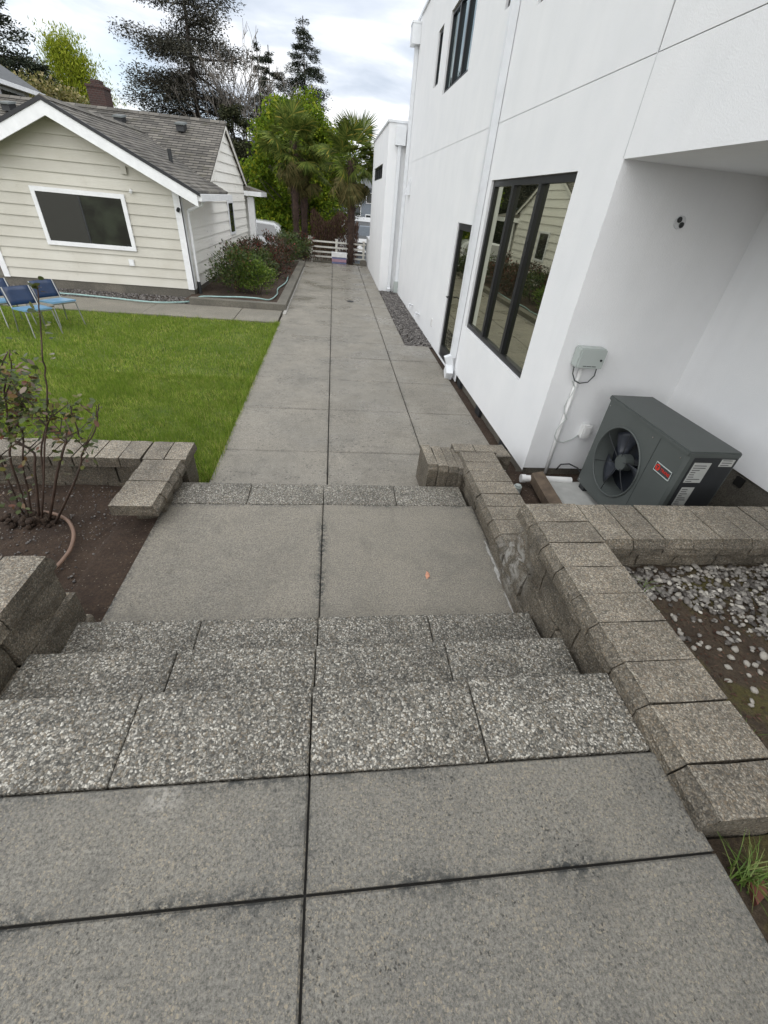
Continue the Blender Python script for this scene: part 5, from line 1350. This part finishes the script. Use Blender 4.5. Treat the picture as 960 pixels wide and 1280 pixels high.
def palm(label, c, H, s, n, nd, seed, lean=(0, 0)):
    rr = random.Random(seed); t = thing('fan_palm', label, 'palm tree', c, 0, 'fan palms at the end of the walk')
    m = MB(); K = 26; pts = []; rs = []
    for k in range(K):
        q = k / (K - 1); pts.append((lean[0] * q * q, lean[1] * q * q, -.1 + (H + .1) * q)); rs.append((.105 + .045 * q + rr.uniform(-.012, .014)) * s)
    m.tube(pts, rs, 10)
    part('trunk', m, 'palm_trunk', t)
    fb = NP.uniform(0, 1, (700, 1)); a = NP.uniform(0, 2 * pi, 700)
    q = fb[:, 0]; R_ = (.11 + .045 * q) * s
    P = np.stack([lean[0] * q * q + np.cos(a) * R_, lean[1] * q * q + np.sin(a) * R_, H * q], 1)
    A = np.stack([np.cos(a) * .5, np.sin(a) * .5, NP.uniform(-1.2, .2, 700)], 1)
    part('fibre', fast_mesh('fibre', leaf_quads(P, A, np.stack([-np.sin(a), np.cos(a), np.zeros(700)], 1), NP.uniform(.05, .12, 700), NP.uniform(.01, .03, 700)), 4), 'palm_trunk', t, kind='stuff')
    top = Vector((lean[0], lean[1], H))
    for i in range(n + nd):
        dead = i >= n
        el = radians(rr.uniform(-28, 82)) if not dead else radians(rr.uniform(-80, -38))
        if not dead and rr.random() < .35: el = radians(rr.uniform(-25, 25))
        az = 2 * pi * (i * .382) + rr.gauss(0, .15)
        o = link('frond', (FRD if dead else FR)[i % (3 if dead else 4)], None, t)
        o.location = top + Vector((cos(az) * .06, sin(az) * .06, rr.uniform(-.25, .05) if not dead else rr.uniform(-.45, -.15)))
        sc2 = s * rr.uniform(.85, 1.15); o.scale = (sc2, sc2, sc2)
        o.rotation_euler = (rr.gauss(0, .5), -el, az)
palm('double-trunked fan palm left of the white railing, in front of the bright tree', (-1.62, 22.2, gz(0, 22.2)), 4.0, 1.05, 52, 18, 1, (.0, 0))
palm('slimmer trunk of fan palm growing close against the left palm', (-1.30, 22.7, gz(0, 22.7)), 3.6, 1.0, 30, 14, 2, (.05, 0))
palm('fan palm standing at the end of the walk beside the white wing', (.72, 20.75, -.1), 3.55, 1.05, 54, 24, 3, (-.05, 0))
palm('small distant fan palm behind the brown hedge', (.1, 28.5, gz(0, 28.5)), 2.5, .8, 18, 12, 5)

# brown hedge behind the railing
def hedge():
    t = thing('brown_hedge', 'leafless brown hedge behind the white railing', 'hedge', (0, 23.8, gz(0, 23.8)))
    n = 6500
    P = np.stack([NP.uniform(-1.05, 1.15, n), NP.uniform(-.5, .5, n), NP.uniform(0, 1, n) ** .8 * 1.75 + .02], 1)
    P[:, 2] *= 1 + .12 * np.sin(P[:, 0] * 5)
    A = np.stack([NP.normal(0, .4, n), NP.normal(0, .4, n), np.ones(n)], 1)
    part('twigs', fast_mesh('twigs', leaf_quads(P, A, NP.normal(0, 1, (n, 3)), NP.uniform(.10, .25, n), NP.uniform(.012, .035, n)), 4), 'brown_twigs', t)
    m = MB()
    for i in range(14): x = -1 + i * .16; limb(m, (x, 0, -.1), (x + RNG.gauss(0, .1), RNG.gauss(0, .2), 1.0), .02, .008, .05, 3)
    part('stem', m, 'cane', t)
hedge()
def fence():
    t = thing('rail_fence', 'white horizontal rail fence across the far end of the walk', 'fence', (.2, 21.0, -.1))
    for x in (-.93, .12, 1.28): wpart('post', MB().box((x - .045, 20.955, -.12), (x + .045, 21.045, .76)).box((x - .06, 20.94, .76), (x + .06, 21.06, .79)), 'fence_white', t)
    for z in (.10, .27, .45, .64):
        wpart('rail', MB().box((-.90, 20.925, z), (1.36, 20.953, z + .06)), 'fence_white', t)
    t = thing('rail_fence', 'short white stair rail turning away at the left of the rail fence', 'fence', (-1.0, 21.6, -.1))
    for y, z in ((21.12, .82), (22.3, .62)): wpart('post', MB().box((-1.05, y - .045, -.25), (-.96, y + .045, z)), 'fence_white', t)
    for dz in (-.12, -.3, -.5): wpart('rail', MB().prism([(-1.075, 21.05, .80 + dz), (-1.075, 22.35, .60 + dz), (-1.075, 22.35, .66 + dz), (-1.075, 21.05, .86 + dz)], [(-1.052, 21.05, .80 + dz), (-1.052, 22.35, .60 + dz), (-1.052, 22.35, .66 + dz), (-1.052, 21.05, .86 + dz)]), 'fence_white', t)
fence()
bx_ = thing('storage_box', 'low white box with blue and pink bands at the end of the walk', 'box', (.235, 20.35, -.1))
wpart('body', MB().box((-.06, 20.2, -.1), (.53, 20.55, .30)), 'cooler_blue', bx_)
wpart('band', MB().box((-.065, 20.194, .05), (.535, 20.556, .15)), 'cooler_red', bx_)
wpart('lid', MB().box((-.08, 20.18, .22), (.55, 20.57, .37)), 'cooler_white', bx_)
link('planting_edge', MB().box((-1.1, 20.03, -.1), (1.08, 20.15, -.012)), 'soil', kind='structure')

# ------------------------------------------------------------------ white car
def car():
    cx, cy = -2.38, 25.0; z0 = gz(0, 25.5) + .0
    t = thing('parked_car', 'white car parked behind the bungalow, rear and tail light showing', 'car', (cx - 2.2, cy + .85, z0))
    prof = [(0, .35), (.0, .75), (-.05, .98), (-.28, 1.42), (-.55, 1.56), (-1.6, 1.60), (-2.3, 1.52), (-3.05, 1.05), (-4.1, .92), (-4.35, .72), (-4.38, .35)]
    def ring(y, ins): return [(cx + a - (ins if k in (2, 3, 4, 5, 6) else 0) * 0, cy + y, z0 + b) for k, (a, b) in enumerate(prof)]
    secs = [(.10, .0), (0, 0), (0, 0)]
    m = MB(); W_ = 1.75
    def sect(y0f):
        out = []
        for a, b in prof:
            ins = .0 if b < 1.0 else (b - 1.0) * .32
            out.append((a, ins, b))
        return out
    S = sect(0)
    L = [(cx + a, cy + i, z0 + b) for a, i, b in S]; R = [(cx + a, cy + W_ - i, z0 + b) for a, i, b in S]
    m.prism(L, R); wpart('body', m, 'car_white', t)
    g = MB().quad((cx - .45, cy + .0 - .004 + .06, z0 + 1.02), (cx - .62, cy + .155, z0 + 1.46), (cx - 1.45, cy + .165, z0 + 1.50), (cx - 1.45, cy + .02, z0 + 1.02))
    wpart('side_window', MB().prism([(cx - .32, cy - .004, z0 + 1.03), (cx - .55, cy + .13, z0 + 1.46), (cx - 1.35, cy + .145, z0 + 1.50), (cx - 1.35, cy - .004, z0 + 1.03)], [(cx - .32, cy + .03, z0 + 1.03), (cx - .55, cy + .17, z0 + 1.46), (cx - 1.35, cy + .18, z0 + 1.50), (cx - 1.35, cy + .03, z0 + 1.03)]), 'glass_house', t)
    wpart('side_window', MB().prism([(cx - 1.45, cy - .004, z0 + 1.03), (cx - 1.45, cy + .145, z0 + 1.50), (cx - 2.2, cy + .13, z0 + 1.46), (cx - 2.75, cy - .004, z0 + 1.05)], [(cx - 1.45, cy + .03, z0 + 1.03), (cx - 1.45, cy + .18, z0 + 1.50), (cx - 2.2, cy + .17, z0 + 1.46), (cx - 2.75, cy + .03, z0 + 1.05)]), 'glass_house', t)
    wpart('rear_window', MB().prism([(cx - .06, cy + .2, z0 + 1.03), (cx - .06, cy + 1.55, z0 + 1.03), (cx - .25, cy + 1.45, z0 + 1.40), (cx - .25, cy + .3, z0 + 1.40)], [(cx - .10, cy + .2, z0 + 1.01), (cx - .10, cy + 1.55, z0 + 1.01), (cx - .29, cy + 1.45, z0 + 1.38), (cx - .29, cy + .3, z0 + 1.38)]), 'glass_house', t)
    for y in (-.012, W_ - .25): wpart('tail_light', MB().box((cx - .16, cy + y, z0 + .80), (cx + .012, cy + y + .26, z0 + 1.0)), 'tail_red', t)
    wpart('bumper', MB().box((cx - .12, cy - .01, z0 + .35), (cx + .06, cy + W_ + .01, z0 + .56)), 'car_white', t)
    for a in (-.85, -3.5):
        for y in (-.015, W_ - .205):
            wh = wpart('wheel', MB().tube([(cx + a, cy + y, z0 + .32), (cx + a, cy + y + .22, z0 + .32)], .32, 20), 'tyre', t)
            link('rim', MB().tube([(cx + a, cy + y - .006, z0 + .32), (cx + a, cy + y + .226, z0 + .32)], .2, 16), 'steel', wh)
car()

# ------------------------------------------------------------------ houses further off
def far_houses():
    t = thing('neighbour_house', 'grey-roofed neighbouring house with white gutter at the upper left', 'house', (-13, 24, 0))
    P0 = on_y(45, 108, 22)
    nx, nzr, sl_ = -15.9, 6.85, .55
    def nh(x): return nzr - sl_ * abs(x - nx)
    wpart('wall', MB().prism([(-19.6, 22.3, -.2), (-12.2, 22.3, -.2), (-12.2, 22.3, nh(-12.2) - .12), (nx, 22.3, nzr - .12), (-19.6, 22.3, nh(-19.6) - .12)], [(-19.6, 24.7, -.2), (-12.2, 24.7, -.2), (-12.2, 24.7, nh(-12.2) - .12), (nx, 24.7, nzr - .12), (-19.6, 24.7, nh(-19.6) - .12)]), 'siding_shaded', t)
    for s in (-1, 1):
        e_ = nx + s * 4.08
        wpart('roof', MB().prism([(nx, 21.9, nzr), (e_, 21.9, nh(e_)), (e_, 25.0, nh(e_)), (nx, 25.0, nzr)], [(nx, 21.9, nzr - .1), (e_, 21.9, nh(e_) - .1), (e_, 25.0, nh(e_) - .1), (nx, 25.0, nzr - .1)]), 'slate_roof', t)
        fr = [(nx, 21.86, nzr - .10), (e_, 21.86, nh(e_) - .10), (e_, 21.86, nh(e_) - .24), (nx, 21.86, nzr - .24)]
        wpart('rake_board', MB().prism(fr, [(a, b + .035, c) for a, b, c in fr]), 'white_trim', t)
    wpart('gutter', MB().box((nx + 4.08, 21.9, nh(nx + 4.08) - .16), (nx + 4.19, 25.0, nh(nx + 4.08) - .03)), 'white_trim', t)
    w_ = wpart('window', MB().box((-12.19, 22.6, 3.3), (-12.14, 24.3, 4.45)), 'white_trim', t)
    link('pane', MB().box((-12.139, 22.7, 3.4), (-12.12, 24.2, 4.36)), 'glass_house', w_)
    # lakeside houses seen between palm and wing
    t = thing('lakeside_house', 'blue-grey house far beyond the railing, between palm and white wing', 'house', (2.5, 62, -3))
    wpart('wall', MB().box((.2, 62, -3.2), (6, 70, 3.4)), 'blue_grey_wall', t)
    wpart('roof', MB().prism([(-.2, 61.6, 3.4), (6.4, 61.6, 3.4), (6.4, 66, 5.2), (-.2, 66, 5.2)], [(-.2, 61.6, 3.2), (6.4, 61.6, 3.2), (6.4, 66, 5.0), (-.2, 66, 5.0)]).prism([(-.2, 70.4, 3.4), (6.4, 70.4, 3.4), (6.4, 66, 5.2), (-.2, 66, 5.2)], [(-.2, 70.4, 3.2), (6.4, 70.4, 3.2), (6.4, 66, 5.0), (-.2, 66, 5.0)]), 'slate_roof', t)
    for x, z in ((.8, 1.9), (2.3, 1.9), (3.8, 1.9), (.8, -.2), (2.3, .6), (3.8, -.2)):
        w_ = wpart('window', MB().box((x, 61.93, z), (x + .95, 61.99, z + 1.05)), 'white_trim', t)
        link('pane', MB().box((x + .08, 61.90, z + .08), (x + .87, 61.929, z + .97)), 'glass_house', w_)
    t = thing('boathouse', 'low dark-roofed building with white eaves beyond the railing', 'building', (2.6, 44, -3))
    wpart('wall', MB().box((1.25, 44, -3.2), (6, 50, .35)), 'blue_grey_wall', t)
    wpart('roof', MB().prism([(1.0, 43.4, -.55), (6.4, 43.4, -.55), (6.4, 46.5, .62), (1.0, 46.5, .62)], [(1.0, 43.4, -.7), (6.4, 43.4, -.7), (6.4, 46.5, .47), (1.0, 46.5, .47)]), 'slate_roof', t)
    wpart('eave', MB().box((.95, 43.3, -.80), (6.45, 43.42, -.52)), 'white_trim', t)
    wpart('ridge_board', MB().box((.95, 46.4, .62), (6.45, 46.6, .95)), 'white_trim', t)
    wpart('dormer', MB().prism([(1.7, 43.2, -1.5), (2.9, 43.2, -1.5), (2.3, 43.2, -.95)], [(1.7, 44, -1.5), (2.9, 44, -1.5), (2.3, 44, -.95)]), 'white_trim', t)
    t = thing('white_shed', 'small white gabled shed beyond the brown hedge', 'shed', (.35, 40, -2.5))
    wpart('wall', MB().prism([(-.1, 40, -2.6), (1.05, 40, -2.6), (1.05, 40, .55), (.5, 40, .95), (-.1, 40, .55)], [(-.1, 43, -2.6), (1.05, 43, -2.6), (1.05, 43, .55), (.5, 43, .95), (-.1, 43, .55)]), 'white_trim', t)
    wpart('roof', MB().prism([(-.25, 39.8, .46), (.5, 39.8, 1.02), (1.2, 39.8, .46), (.5, 39.8, .94)], [(-.25, 43.2, .46), (.5, 43.2, 1.02), (1.2, 43.2, .46), (.5, 43.2, .94)]), 'joint_grey', t)
far_houses()
